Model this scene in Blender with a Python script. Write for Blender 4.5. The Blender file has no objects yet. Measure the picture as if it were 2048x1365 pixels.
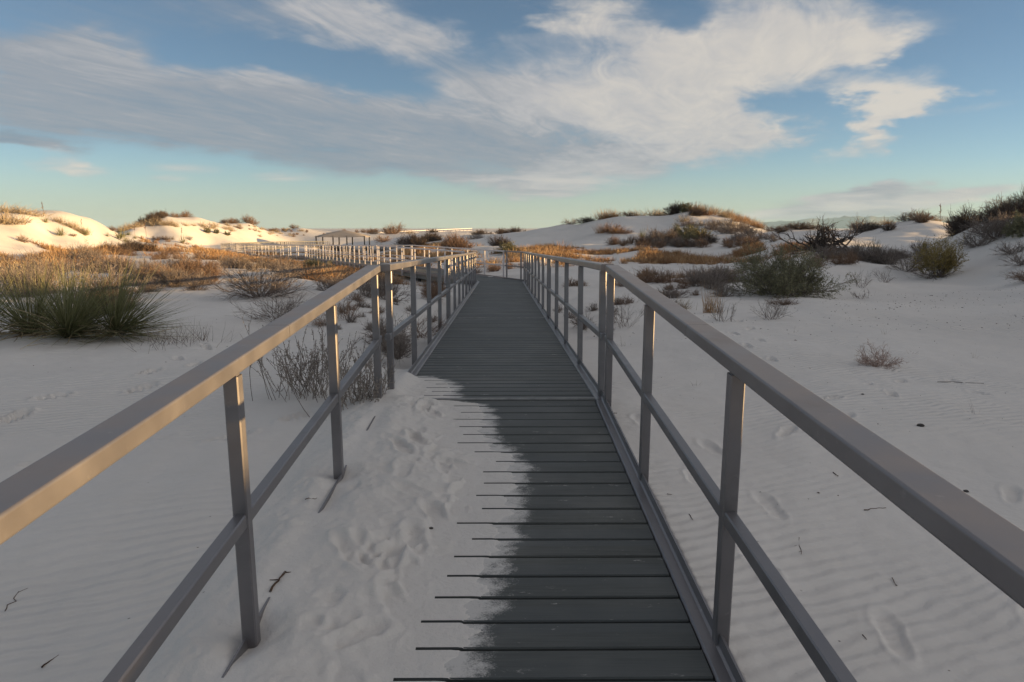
import bpy, math, random
import numpy as np
from mathutils import Matrix, Vector

R = math.radians
rng = np.random.default_rng(11)
random.seed(5)
scene = bpy.context.scene
COL = scene.collection

# ------------------------------------------------------------------ camera
F = 1500.0                      # focal length in photo pixels (2048 wide)
PITCH, YAW = R(8.55), R(0.5)
CAM = np.array([0.0, 0.0, 1.411])
cam_f = np.array([math.sin(YAW) * math.cos(PITCH), math.cos(YAW) * math.cos(PITCH), -math.sin(PITCH)])
cam_r = np.array([math.cos(YAW), -math.sin(YAW), 0.0])
cam_u = np.cross(cam_r, cam_f)
cd = bpy.data.cameras.new("camera")
cam = bpy.data.objects.new("camera", cd)
COL.objects.link(cam)
cd.sensor_width = 36.0
cd.lens = 36.0 * F / 2048.0
cd.clip_start = 0.05
cd.clip_end = 60000
M = Matrix((cam_r, cam_u, -cam_f)).transposed().to_4x4()
M.translation = Vector(CAM)
cam.matrix_world = M
scene.camera = cam


def unproj(px, py, zc):
    return CAM + cam_r * ((px - 1024) / F * zc) + cam_u * (-(py - 682.5) / F * zc) + cam_f * zc


def azel(px, py):
    d = unproj(px, py, 1.0) - CAM
    d = d / np.linalg.norm(d)
    return math.atan2(d[0], d[1]), math.asin(d[2])


def spot(px, dh):
    """ground position seen at photo column px at horizontal depth dh"""
    zc = dh * .988 + .2
    cx = (px - 1024) / F * zc
    return (cam_r[0] * cx + math.sin(YAW) * dh, cam_r[1] * cx + math.cos(YAW) * dh)


# ------------------------------------------------------------------ noise
_perm = np.random.default_rng(3).permutation(512)
_perm = np.concatenate([_perm, _perm, _perm])
_ga = np.random.default_rng(4).uniform(0, 2 * np.pi, 512)


def pnoise(x, y):
    x = np.asarray(x, float); y = np.asarray(y, float)
    xi = np.floor(x).astype(np.int64); yi = np.floor(y).astype(np.int64)
    xf = x - xi; yf = y - yi

    def g(ix, iy, fx, fy):
        a = _ga[_perm[(_perm[ix & 511] + iy) & 511] & 511]
        return np.cos(a) * fx + np.sin(a) * fy
    u = xf * xf * xf * (xf * (xf * 6 - 15) + 10); v = yf * yf * yf * (yf * (yf * 6 - 15) + 10)
    n00 = g(xi, yi, xf, yf); n10 = g(xi + 1, yi, xf - 1, yf)
    n01 = g(xi, yi + 1, xf, yf - 1); n11 = g(xi + 1, yi + 1, xf - 1, yf - 1)
    return ((n00 * (1 - u) + n10 * u) * (1 - v) + (n01 * (1 - u) + n11 * u) * v) * 1.5


def fbm(x, y, o=4):
    s = 0; a = 1.0
    for i in range(o):
        s = s + a * pnoise(x * 2 ** i + 17.3 * i, y * 2 ** i - 9.1 * i); a *= .5
    return s


def sstep(a, b, x):
    t = np.clip((np.asarray(x, float) - a) / (b - a), 0, 1)
    return t * t * (3 - 2 * t)


# ------------------------------------------------------------------ deck geometry (profile of the walk)
S1 = math.tan(R(2.65)); S2 = -math.tan(R(1.52))
YJ = 5.08                                   # first deck joint
ZJ = YJ * S1
YC = 23.9                                   # far end of the straight walk


def deck_z(y):
    y = np.asarray(y, float)
    return np.where(y < YJ, y * S1, ZJ + (y - YJ) * S2)


ZC = float(deck_z(YC))

# ------------------------------------------------------------------ terrain
PIX = [  # photo column, row and depth of points on the sand
 (150,692,8.0),(0,690,8.0),(350,700,7.7),(350,625,11),(430,580,14.2),(300,578,14.4),(380,522,25),(280,552,18.5),
 (100,522,27),(200,508,36),(350,506,42),(130,498,48.5),(0,495,39.5),(320,492,66),(450,512,58),(500,517,42),
 (630,524,57),(560,530,46),(720,538,39.6),(793,556,30.5),(880,575,26),(700,592,13.2),(640,562,17),(640,545,23),(560,537,29),
 (800,602,14.6),(850,645,11.0),(600,650,10.2),(560,700,8.2),
 (1760,737,7.6),(1600,692,9),(1420,628,12),(1560,594,15),(1540,642,11.2),(1870,552,20),(1700,622,12.4),
 (1900,640,11.6),(2000,600,14),(2000,562,17),(2000,525,19.5),(1950,505,21.8),
 (1990,436,25),(2048,430,25),(1925,462,26),
 (1780,530,23),(1780,507,29),(1750,487,36),(1720,468,46),(1770,448,52),(1870,441,48),(1830,470,40),
 (1640,500,27),(1600,482,36),(1620,462,56),(1560,466,50),
 (1300,602,15),(1250,642,11.6),(1350,562,21),(1350,532,31),(1200,512,40),(1400,502,44),(1100,507,44),
 (1480,545,23),(1500,515,33),(1180,560,22),
 (1000,546,28),(1000,518,40),(980,491,58),(1040,479,72),(1150,482,60),(1150,462,72),(1250,472,60),
 (1050,464,95),(1130,451,84),(1225,436,79),(1300,434,76),(1380,424,73),(1440,433,70),(1480,444,67),(1525,461,63),
 (1400,452,64),(1400,474,56),(1500,474,55),(1330,452,67),(1300,488,50),
 (470,505,80),(850,490,80),(850,477,120),(900,464,170),(750,466,170),(940,463,190),
 (690,500,112),(600,497,100),
 (330,488,80),(420,488,92),(520,487,109),(600,484,128),(270,456,86),(330,439,92),(400,440,103),(500,447,121),(600,457,146),(660,464,165),(300,482,82),(560,470,132),(430,466,98),
 (0,431,49),(-160,418,42),(60,434,52),(110,437,55.5),(180,446,60),(215,458,62),(245,474,64),(290,491,62),
 (100,466,52),(200,478,58),(0,464,44.5),(-200,470,36),(-160,495,34),(-250,560,16),(-250,720,7.5),(-300,500,34),
]
WPT = [(-1.2,1,.03),(-1.2,3,.125),(-1.2,5,.19),(-3,1,.0),(-3,3,.1),(-4,5,.16),(-1.6,7.2,.12),(-.9,-2,-.10),(-3.4,6.4,.16),
 (1,1,.0),(1,3,.07),(1,5,.09),(3,1,-.02),(3,3,.03),(3,6,.05),(1.3,8,-.05),(6,4,.12),(8,0,.5),(-6,0,.1),(0,-6,-.25),
 (-8,-6,.0),(8,-6,.7),(-7,5,.12),(0,-16,-.3),(12,-14,1.5),(-14,-14,0),(-16,0,-.1),(-16,8,0),
 (16.5,11,2.25),(16.5,7.8,2.75),(17,4.6,2.42),(17,2,2.27),(17,-3,2.25),(15.8,16,2.05),(19,22,1.9),(24,32,1.3),(10,6,.35),(10.2,11,.42),(11,1.5,.7),(17,-9,2.2),
 (27,12,1.2),(28,0,1.2),(30,24,1.2),(34,40,1.0),(45,10,-.5),(45,40,-.5)]
CREST_BACK = [(1050,125),(1130,112),(1225,106),(1300,104),(1380,100),(1440,97),(1480,92),(1525,86),(1620,82),(1770,70),(1870,66),
              (0,72),(60,76),(110,80),(180,86),(-160,64),(330,125),(400,135),(500,155),(600,185),(660,205),(270,130),(1990,36),(2048,36)]
pts = [unproj(*p) for p in PIX] + [np.array((w[0], w[1], w[2] + .0048 * max(w[1], 0)), float) for w in WPT]
for px, dh in CREST_BACK:
    x, y = spot(px, dh)
    pts.append(np.array([x, y, -.6 if dh > 50 else .6]))
for a in range(0, 360, 20):                      # the flat desert far out
    for r in (230, 420):
        x, y = r * math.sin(R(a)), r * math.cos(R(a))
        az = (a + 180) % 360 - 180
        if abs(az) < 50 and r < 300:
            continue
        pts.append(np.array([x, y, -1.2]))
for a in (-40, -25, -8, 5, 20, 35):
    pts.append(np.array([260 * math.sin(R(a)), 260 * math.cos(R(a)), -1.4]))
pts = np.array(pts)


def warp(x, y):
    r = np.sqrt(x * x + y * y) + 1.2
    return x / r * np.log(r / 1.0 + 1) * 1.0, y / r * np.log(r / 1.0 + 1) * 1.0


wx, wy = warp(pts[:, 0], pts[:, 1])


def tps(d2):
    return .5 * d2 * np.log(d2 + 1e-9)


_n = len(pts)
_A = np.zeros((_n + 3, _n + 3))
_A[:_n, :_n] = tps((wx[:, None] - wx) ** 2 + (wy[:, None] - wy) ** 2) + np.eye(_n) * 6e-5
_A[:_n, _n] = 1; _A[:_n, _n + 1] = wx; _A[:_n, _n + 2] = wy
_A[_n:, :_n] = _A[:_n, _n:].T
_b = np.zeros(_n + 3); _b[:_n] = pts[:, 2]
_w = np.linalg.solve(_A, _b)


def ground_base(x, y):
    x = np.asarray(x, float); y = np.asarray(y, float)
    sh = x.shape
    x = x.ravel(); y = y.ravel()
    out = np.empty(len(x))
    for i in range(0, len(x), 20000):
        u, v = warp(x[i:i + 20000], y[i:i + 20000])
        out[i:i + 20000] = tps((u[:, None] - wx) ** 2 + (v[:, None] - wy) ** 2) @ _w[:_n] + _w[_n] + _w[_n + 1] * u + _w[_n + 2] * v
    r = np.hypot(x, y)
    far = sstep(200, 420, r)
    out = out * (1 - far) + (-1.3 + 1.2 * fbm(x / 60, y / 60, 3) * sstep(200, 500, r) * (1 - sstep(900, 2500, r))) * far
    # hummocks
    out = out + .10 * sstep(9, 20, r) * (1 - sstep(90, 160, r)) * fbm(x / 3.2, y / 3.2, 3)
    out = out + .26 * sstep(30, 60, r) * (1 - sstep(300, 500, r)) * fbm(x / 11 + 5, y / 11, 3)
    out = out + .022 * sstep(1.5, 6, r) * fbm(x / 1.1, y / 1.1, 2) * (1 - sstep(60, 100, r))
    out = out + .035 * (1 - sstep(20, 40, r)) * fbm(x / 2.4 + 3, y / 1.9, 2)
    return out.reshape(sh)


# footprints pressed in the sand: x, y, heading, length, depth
PRINTS = []
def trail(x, y, h, n, step, wob, depth, side=.12):
    for i in range(n):
        s = side if i % 2 else -side
        hx, hy = math.sin(h), math.cos(h)
        PRINTS.append((x + hy * s + random.gauss(0, .03), y - hx * s + random.gauss(0, .03), h + random.gauss(0, .15), random.uniform(.25, .31), 1.35 * depth * random.uniform(.6, 1.1)))
        x += hx * step; y += hy * step; h += random.gauss(0, wob)
trail(1.05, 1.9, .25, 7, .5, .10, .012)
trail(1.5, 1.6, .55, 4, .52, .12, .013)
trail(1.9, 4.6, .5, 7, .6, .1, .016)
trail(2.6, 7.4, .25, 8, .6, .1, .022)
trail(-3.6, 4.4, .55, 9, .5, .2, .03)
trail(-2.9, 3.6, .9, 7, .5, .2, .026)
trail(-3.3, 3.2, -.4, 6, .5, .2, .026)
trail(4.6, 5.2, -.3, 6, .6, .2, .012)
trail(2.3, 2.6, .2, 5, .55, .2, .010)
PR = np.array(PRINTS)


def prints(x, y, P):
    out = np.zeros_like(x)
    for (a, b, h, L, d) in P:
        m = (np.abs(x - a) < .5) & (np.abs(y - b) < .5)
        if not m.any():
            continue
        dx = x[m] - a; dy = y[m] - b
        u = (dx * math.cos(h) - dy * math.sin(h)) / (.045 + .004 * L); v = (dx * math.sin(h) + dy * math.cos(h)) / (L * .5)
        waist = 1 - .22 * np.exp(-((v + .1) / .35) ** 2) + .12 * v
        q = np.sqrt((u / waist) ** 2 + v ** 2)
        out[m] += -d * (1 - sstep(.65, 1.15, q)) + d * .38 * np.exp(-((q - 1.28) / .2) ** 2)
    return out


def ground_z(x, y):
    """sand level including the pocket under the near deck"""
    x = np.asarray(x, float); y = np.asarray(y, float)
    z = ground_base(x, y)
    return z


def gz(x, y):
    return float(ground_z(np.array([x]), np.array([y]))[0])


# ------------------------------------------------------------------ object helpers
def link(o, parent=None):
    COL.objects.link(o)
    if parent is not None:
        o.parent = parent
    return o


def tag(o, label=None, cat=None, group=None, kind=None):
    if label: o["label"] = label
    if cat: o["category"] = cat
    if group: o["group"] = group
    if kind: o["kind"] = kind
    return o


def empty(name, loc=(0, 0, 0), rz=0.0):
    o = bpy.data.objects.new(name, None)
    o.empty_display_size = .2
    o.location = loc; o.rotation_euler = (0, 0, rz)
    return link(o)


def mesh_tris(name, V, T, tint=None, mat=None, smooth=False):
    V = np.ascontiguousarray(V, np.float32); T = np.ascontiguousarray(T, np.int32)
    me = bpy.data.meshes.new(name)
    k = T.shape[1]
    me.vertices.add(len(V)); me.vertices.foreach_set("co", V.ravel())
    me.loops.add(T.size); me.loops.foreach_set("vertex_index", T.ravel())
    me.polygons.add(len(T))
    me.polygons.foreach_set("loop_start", np.arange(0, T.size, k, dtype=np.int32))
    me.polygons.foreach_set("loop_total", np.full(len(T), k, np.int32))
    me.polygons.foreach_set("use_smooth", np.full(len(T), smooth, bool))
    if tint is not None:
        at = me.attributes.new("tint", "FLOAT", "POINT")
        at.data.foreach_set("value", np.ascontiguousarray(tint, np.float32))
    if mat: me.materials.append(mat)
    me.update(calc_edges=True)
    return me


class MB:
    """collects hard-surface pieces of ONE mesh"""
    def __init__(s):
        s.v = []; s.f = []

    def add(s, V, Fc):
        b = len(s.v)
        s.v += [tuple(map(float, p)) for p in V]
        s.f += [tuple(b + i for i in f) for f in Fc]

    def prism(s, prof, p0, p1, up=(0, 0, 1), cap=True):
        """profile [(side, up)] swept from p0 to p1"""
        p0 = np.array(p0, float); p1 = np.array(p1, float)
        d = p1 - p0; d /= np.linalg.norm(d)
        up = np.array(up, float)
        sd = np.cross(d, up); sd /= np.linalg.norm(sd)
        u = np.cross(sd, d)
        n = len(prof)
        V = [p + sd * a + u * b for p in (p0, p1) for a, b in prof]
        Fc = [(i, (i + 1) % n, n + (i + 1) % n, n + i) for i in range(n)]
        if cap:
            Fc += [tuple(range(n))[::-1], tuple(range(n, 2 * n))]
        s.add(V, Fc)

    def box(s, p0, p1, w, h, up=(0, 0, 1), c=0.0):
        s.prism(rect(w, h, c), p0, p1, up)

    def build(s, name, mat, parent=None, smooth=False):
        me = bpy.data.meshes.new(name)
        me.from_pydata(s.v, [], s.f)
        me.materials.append(mat)
        me.update()
        if smooth:
            me.polygons.foreach_set("use_smooth", [True] * len(me.polygons))
            try:
                me.set_sharp_from_angle(angle=R(50))
            except Exception:
                pass
        o = bpy.data.objects.new(name, me)
        return link(o, parent)


def rect(w, h, c=0.0, seg=1):
    w /= 2; h /= 2
    if c <= 0:
        return [(-w, -h), (w, -h), (w, h), (-w, h)]
    out = []
    for cx, cy, a0 in ((w - c, -h + c, -90), (w - c, h - c, 0), (-w + c, h - c, 90), (-w + c, -h + c, 180)):
        for i in range(seg + 1):
            a = R(a0 + 90 * i / seg)
            out.append((cx + c * math.cos(a), cy + c * math.sin(a)))
    return out


# ------------------------------------------------------------------ node helpers / materials
def new_mat(name, rough=.8, spec=.3, metallic=0.0):
    m = bpy.data.materials.new(name); m.use_nodes = True
    nt = m.node_tree
    b = nt.nodes["Principled BSDF"]
    b.inputs["Roughness"].default_value = rough
    b.inputs["Specular IOR Level"].default_value = spec
    b.inputs["Metallic"].default_value = metallic
    return m, nt, b


def N(nt, typ, **kw):
    n = nt.nodes.new(typ)
    for k, v in kw.items():
        if hasattr(n, k):
            setattr(n, k, v)
    return n


def setin(n, key, val, nt=None):
    s = n.inputs[key]
    if hasattr(val, "is_output") or isinstance(val, bpy.types.NodeSocket):
        n.id_data.links.new(val, s)
    else:
        s.default_value = val


def math_n(nt, op, a, b=0.0, c=0.0, clamp=False):
    n = nt.nodes.new("ShaderNodeMath"); n.operation = op; n.use_clamp = clamp
    setin(n, 0, a); setin(n, 1, b)
    if len(n.inputs) > 2: setin(n, 2, c)
    return n.outputs[0]


def ramp(nt, fac, stops, interp='LINEAR'):
    n = nt.nodes.new("ShaderNodeValToRGB"); n.color_ramp.interpolation = interp
    el = n.color_ramp.elements
    while len(el) < len(stops): el.new(.5)
    for e, (p, c) in zip(el, stops):
        e.position = p; e.color = c if len(c) == 4 else (*c, 1)
    setin(n, 0, fac)
    return n.outputs[0]


def noise(nt, vec, scale, detail=4, rough=.55, dist=0.0):
    n = nt.nodes.new("ShaderNodeTexNoise")
    setin(n, "Vector", vec); n.inputs["Scale"].default_value = scale
    n.inputs["Detail"].default_value = detail; n.inputs["Roughness"].default_value = rough
    n.inputs["Distortion"].default_value = dist
    return n.outputs["Fac"]


def mapr(nt, v, a, b, c=0.0, d=1.0, smooth=True):
    n = nt.nodes.new("ShaderNodeMapRange"); n.interpolation_type = 'SMOOTHSTEP' if smooth else 'LINEAR'
    setin(n, 0, v); setin(n, 1, a); setin(n, 2, b); setin(n, 3, c); setin(n, 4, d)
    return n.outputs[0]


def mixc(nt, f, a, b, blend='MIX'):
    n = nt.nodes.new("ShaderNodeMix"); n.data_type = 'RGBA'; n.blend_type = blend
    setin(n, 0, f); 
    for k, v in ((6, a), (7, b)):
        if isinstance(v, tuple): v = (*v, 1) if len(v) == 3 else v
        setin(n, k, v)
    return n.outputs[2]


def mapping(nt, vec, loc=(0, 0, 0), rot=(0, 0, 0), scale=(1, 1, 1)):
    n = nt.nodes.new("ShaderNodeMapping")
    setin(n, 0, vec); n.inputs[1].default_value = loc; n.inputs[2].default_value = rot; n.inputs[3].default_value = scale
    return n.outputs[0]


def bump(nt, h, strength, dist, prev=None):
    n = nt.nodes.new("ShaderNodeBump"); n.inputs["Strength"].default_value = strength; n.inputs["Distance"].default_value = dist
    setin(n, "Height", h)
    if prev is not None: setin(n, "Normal", prev)
    return n.outputs[0]


def pos(nt):
    return nt.nodes.new("ShaderNodeNewGeometry").outputs["Position"]


def sand_material(name="white_gypsum_sand", ripple=.6, rough_amp=.5):
    m, nt, b = new_mat(name, .95, .12)
    p = pos(nt)
    big = noise(nt, p, .35, 3)
    mid = noise(nt, p, 5.5, 5)
    c = ramp(nt, big, [(.3, (.598, .562, .528)), (.7, (.662, .624, .587))])
    c = mixc(nt, mapr(nt, mid, .35, .75, 0, .5), c, (.605, .565, .525))
    # tiny dark organic specks
    vo = nt.nodes.new("ShaderNodeTexVoronoi"); vo.feature = 'F1'
    setin(vo, "Vector", p); vo.inputs["Scale"].default_value = 9.0
    patch = noise(nt, p, 1.3, 3)
    speck = math_n(nt, 'MULTIPLY', mapr(nt, vo.outputs["Distance"], .028, .055, 1, 0), mapr(nt, patch, .52, .62))
    c = mixc(nt, math_n(nt, 'MULTIPLY', speck, .8), c, (.09, .065, .05))
    setin(b, "Base Color", c)
    # wind ripples
    warp_n = nt.nodes.new("ShaderNodeTexNoise"); setin(warp_n, "Vector", p); warp_n.inputs["Scale"].default_value = .8; warp_n.inputs["Detail"].default_value = 3
    vm = nt.nodes.new("ShaderNodeVectorMath"); vm.operation = 'MULTIPLY_ADD'
    setin(vm, 0, warp_n.outputs["Color"]); vm.inputs[1].default_value = (.35, .35, .0); setin(vm, 2, p)
    wv = nt.nodes.new("ShaderNodeTexWave"); wv.wave_type = 'BANDS'; wv.bands_direction = 'X'
    setin(wv, "Vector", mapping(nt, vm.outputs[0], rot=(0, 0, R(66)))); wv.inputs["Scale"].default_value = 4.2
    wv.inputs["Distortion"].default_value = 2.2; wv.inputs["Detail"].default_value = 2; wv.inputs["Detail Scale"].default_value = 1.2
    rmask = mapr(nt, noise(nt, p, .42, 2), .38, .62)
    rip = math_n(nt, 'MULTIPLY', wv.outputs["Fac"], rmask)
    n1 = bump(nt, rip, max(ripple, .001), .016)
    n2 = bump(nt, noise(nt, p, 14, 5, .6), rough_amp, .012, n1)
    n3 = bump(nt, noise(nt, p, 160, 2), .35, .002, n2)
    setin(b, "Normal", n3)
    return m


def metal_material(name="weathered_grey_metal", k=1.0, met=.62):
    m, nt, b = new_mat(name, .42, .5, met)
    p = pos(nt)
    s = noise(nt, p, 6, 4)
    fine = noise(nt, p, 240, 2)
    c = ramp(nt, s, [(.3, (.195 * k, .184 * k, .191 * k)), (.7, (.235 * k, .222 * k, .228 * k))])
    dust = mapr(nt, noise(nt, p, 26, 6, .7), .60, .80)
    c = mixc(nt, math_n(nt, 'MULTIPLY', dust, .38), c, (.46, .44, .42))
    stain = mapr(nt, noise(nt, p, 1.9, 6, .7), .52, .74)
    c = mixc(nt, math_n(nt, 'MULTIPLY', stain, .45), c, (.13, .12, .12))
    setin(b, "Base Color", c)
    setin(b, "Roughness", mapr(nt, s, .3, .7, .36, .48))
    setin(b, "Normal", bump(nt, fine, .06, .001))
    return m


def deck_material():
    m, nt, b = new_mat("dark_composite_plank", .62, .35)
    p = pos(nt)
    sep = nt.nodes.new("ShaderNodeSeparateXYZ"); setin(sep, 0, p)
    # each plank has its own slight tone
    g = nt.nodes.new("ShaderNodeTexWhiteNoise"); g.noise_dimensions = '1D'
    setin(g, "W", math_n(nt, 'FLOOR', math_n(nt, 'DIVIDE', sep.outputs[1], .152)))
    grain = noise(nt, mapping(nt, p, scale=(1.2, 28, 1)), 4, 4, .6)
    c = ramp(nt, grain, [(.3, (.054, .057, .053)), (.7, (.086, .090, .084))])
    c = mixc(nt, math_n(nt, 'MULTIPLY', g.outputs[0], .6), c, (.070, .078, .082))
    # sand dust lying on the planks: thick by the drift, thin smears elsewhere
    at = nt.nodes.new("ShaderNodeAttribute"); at.attribute_name = "tint"
    sm = noise(nt, mapping(nt, p, scale=(1.0, 1.2, 1)), 8, 7, .66)
    fine = noise(nt, p, 170, 2)
    edge = math_n(nt, 'ADD', at.outputs["Fac"], math_n(nt, 'MULTIPLY', math_n(nt, 'SUBTRACT', sm, .5), 1.7))
    edge = math_n(nt, 'ADD', edge, math_n(nt, 'MULTIPLY', math_n(nt, 'SUBTRACT', fine, .5), .55))
    dust = math_n(nt, 'MULTIPLY', mapr(nt, edge, .40, .92), .88)
    spots = math_n(nt, 'MULTIPLY', mapr(nt, noise(nt, mapping(nt, p, scale=(1, 2.2, 1)), 9, 6, .72), .61, .73), .55)
    film = math_n(nt, 'MULTIPLY', mapr(nt, noise(nt, p, 1.7, 4), .4, .8), .085)
    nrm = nt.nodes.new("ShaderNodeSeparateXYZ"); setin(nrm, 0, nt.nodes.new("ShaderNodeNewGeometry").outputs["True Normal"])
    lies = mapr(nt, nrm.outputs[2], .90, .985)          # sand lies on the flat of the board, not down its rounded edge
    dust = math_n(nt, 'MULTIPLY', math_n(nt, 'MAXIMUM', math_n(nt, 'MAXIMUM', dust, spots), film), lies)
    c = mixc(nt, dust, c, (.60, .57, .54))
    setin(b, "Base Color", c)
    setin(b, "Normal", bump(nt, grain, .25, .003))
    return m


def plant_material(name, stops, rough=.85, trans=0.0):
    m, nt, b = new_mat(name, rough, .15)
    at = nt.nodes.new("ShaderNodeAttribute"); at.attribute_name = "tint"
    oi = nt.nodes.new("ShaderNodeObjectInfo")
    f = math_n(nt, 'ADD', at.outputs["Fac"], math_n(nt, 'MULTIPLY', math_n(nt, 'SUBTRACT', oi.outputs["Random"], .5), .22), clamp=True)
    setin(b, "Base Color", ramp(nt, f, stops))
    return m


def plain_material(name, c0, c1, rough=.8, scale=8, spec=.2):
    m, nt, b = new_mat(name, rough, spec)
    f = noise(nt, pos(nt), scale, 4)
    setin(b, "Base Color", ramp(nt, f, [(.3, c0), (.7, c1)]))
    return m


SAND = sand_material()
TRODDEN = sand_material("trodden_gypsum_sand", 0, .9)
METAL = metal_material()
SUNLITMETAL = metal_material("painted_sunlit_metal", 2.5, .1)  # rail metal with sunlight put into its colour, for the distant railings
DECK = deck_material()
STRINGER = plain_material("grey_timber_fascia", (.17, .165, .15), (.25, .24, .215), .85, 3)
DARKWOOD = plain_material("dark_support_timber", (.05, .046, .04), (.09, .08, .07), .9, 3)
STRIP = plain_material("pale_joint_strip", (.24, .235, .23), (.36, .35, .34), .6, 12)
CANVAS = plain_material("tan_shade_canvas", (.30, .265, .235), (.35, .31, .275), .9, 2)
M_ORANGE = plant_material("russet_dry_grass", [(0, (.15, .085, .052)), (.45, (.30, .172, .088)), (.8, (.45, .295, .155)), (1, (.58, .43, .27))])
M_TAN = plant_material("tan_dry_grass", [(0, (.15, .115, .08)), (.5, (.31, .245, .165)), (1, (.48, .40, .29))])
M_GREY = plant_material("grey_dead_twigs", [(0, (.095, .075, .067)), (.5, (.18, .148, .13)), (1, (.33, .285, .25))])
M_BROWN = plant_material("brown_twigs", [(0, (.085, .055, .042)), (.5, (.18, .118, .085)), (1, (.34, .235, .16))])
M_DARK = plant_material("dark_dead_branches", [(0, (.045, .036, .032)), (.5, (.09, .07, .06)), (1, (.19, .15, .13))])
M_YUCCA = plant_material("yucca_leaves", [(0, (.10, .105, .047)), (.45, (.19, .19, .09)), (.8, (.28, .26, .15)), (1, (.44, .38, .25))], .7)
M_STRAW = plant_material("dead_yucca_straw", [(0, (.16, .12, .075)), (1, (.40, .32, .20))])
M_SAGE = plant_material("grey_green_foliage", [(0, (.10, .10, .066)), (.5, (.21, .20, .125)), (1, (.36, .32, .18))])
M_YELLOW = plant_material("ochre_foliage", [(0, (.14, .115, .05)), (.5, (.26, .20, .075)), (1, (.40, .30, .12))])
M_STICK = plain_material("fallen_stick", (.05, .03, .022), (.12, .075, .05), .9, 30)
M_STONE = plain_material("dark_pebble", (.05, .045, .042), (.10, .09, .085), .9, 30)

# ------------------------------------------------------------------ ground sheet
def build_ground():
    front = np.deg2rad(np.arange(-42, 42.01, .105))
    rest = np.deg2rad(np.arange(44, 316.1, 2.0))
    th = np.concatenate([front, rest])
    r = [.02]
    q = .45
    while q < 17500:
        r.append(q)
        q *= 1.0068 if q < 14 else (1.009 if q < 130 else (1.03 if q < 900 else 1.12))
    r = np.array(r)
    RR, TT = np.meshgrid(r, th, indexing="ij")
    X = RR * np.sin(TT); Y = RR * np.cos(TT)
    Z = ground_base(X, Y)
    near = RR < 18
    zz = Z[near]; xx = X[near]; yy = Y[near]
    zz = zz + prints(xx, yy, PR)
    # soft trampled relief
    zz += .007 * fbm(xx / .28, yy / .28, 3) * sstep(.5, 2.5, np.hypot(xx, yy))
    # sand kept clear of the underside of the walk
    xl = -.93 + 0 * yy; xr = .735
    inside = sstep(0, .07, xx - xl) * sstep(0, .05, xr - xx) * (yy > -3) * (yy < 18)
    lim = deck_z(yy) - .13
    zz = np.where(inside > 0, zz * (1 - inside) + np.minimum(zz, lim) * inside, zz)
    # scour hollow round the near right posts, sand banked on the left
    Z[near] = zz
    # keep sand below the rest of the straight walk too
    m2 = (np.abs(X) < 1.9) & (Y >= 5.6) & (Y < YC + 2)
    wm = (1 - sstep(.8, 1.8, np.abs(X[m2]))) * sstep(5.6, 7.5, Y[m2])
    Z[m2] = Z[m2] * (1 - wm) + np.minimum(Z[m2], deck_z(Y[m2]) - .2) * wm
    nr, nt_ = X.shape
    idx = np.arange(nr * nt_).reshape(nr, nt_)
    a = idx[:-1, :]; b = idx[1:, :]
    a2 = np.roll(a, -1, axis=1); b2 = np.roll(b, -1, axis=1)
    Q = np.stack([a.ravel(), a2.ravel(), b2.ravel(), b.ravel()], 1)
    V = np.stack([X.ravel(), Y.ravel(), Z.ravel()], 1)
    me = mesh_tris("ground", V, Q[:, ::-1], mat=SAND, smooth=True)
    o = link(bpy.data.objects.new("ground", me))
    o["kind"] = "structure"


build_ground()

# ------------------------------------------------------------------ sand drift on the deck
# right-hand edge of the drift (y, x of plank-top edge)
EDGE = np.array([(-.5,-.34),(.4,-.28),(.9,-.2),(1.9,-.122),(2.2,-.10),(2.45,-.06),(2.7,-.02),(2.95,.0),(3.2,.05),(3.5,.075),(3.75,.095),(3.95,.10),
                 (4.05,-.0),(4.2,-.06),(4.4,-.10),(4.6,-.085),(4.85,-.12),(5.0,-.16),(5.08,-.36),(5.3,-.36),(5.5,-.37),(5.75,-.40),(5.95,-.52),(6.05,-.70),(6.3,-1.0)])
PITCHP = .152


def edge_x(y):
    return np.interp(y, EDGE[:, 0], EDGE[:, 1])


PLANK0 = YJ - PITCHP * 60           # planks are counted back from the joint


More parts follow.
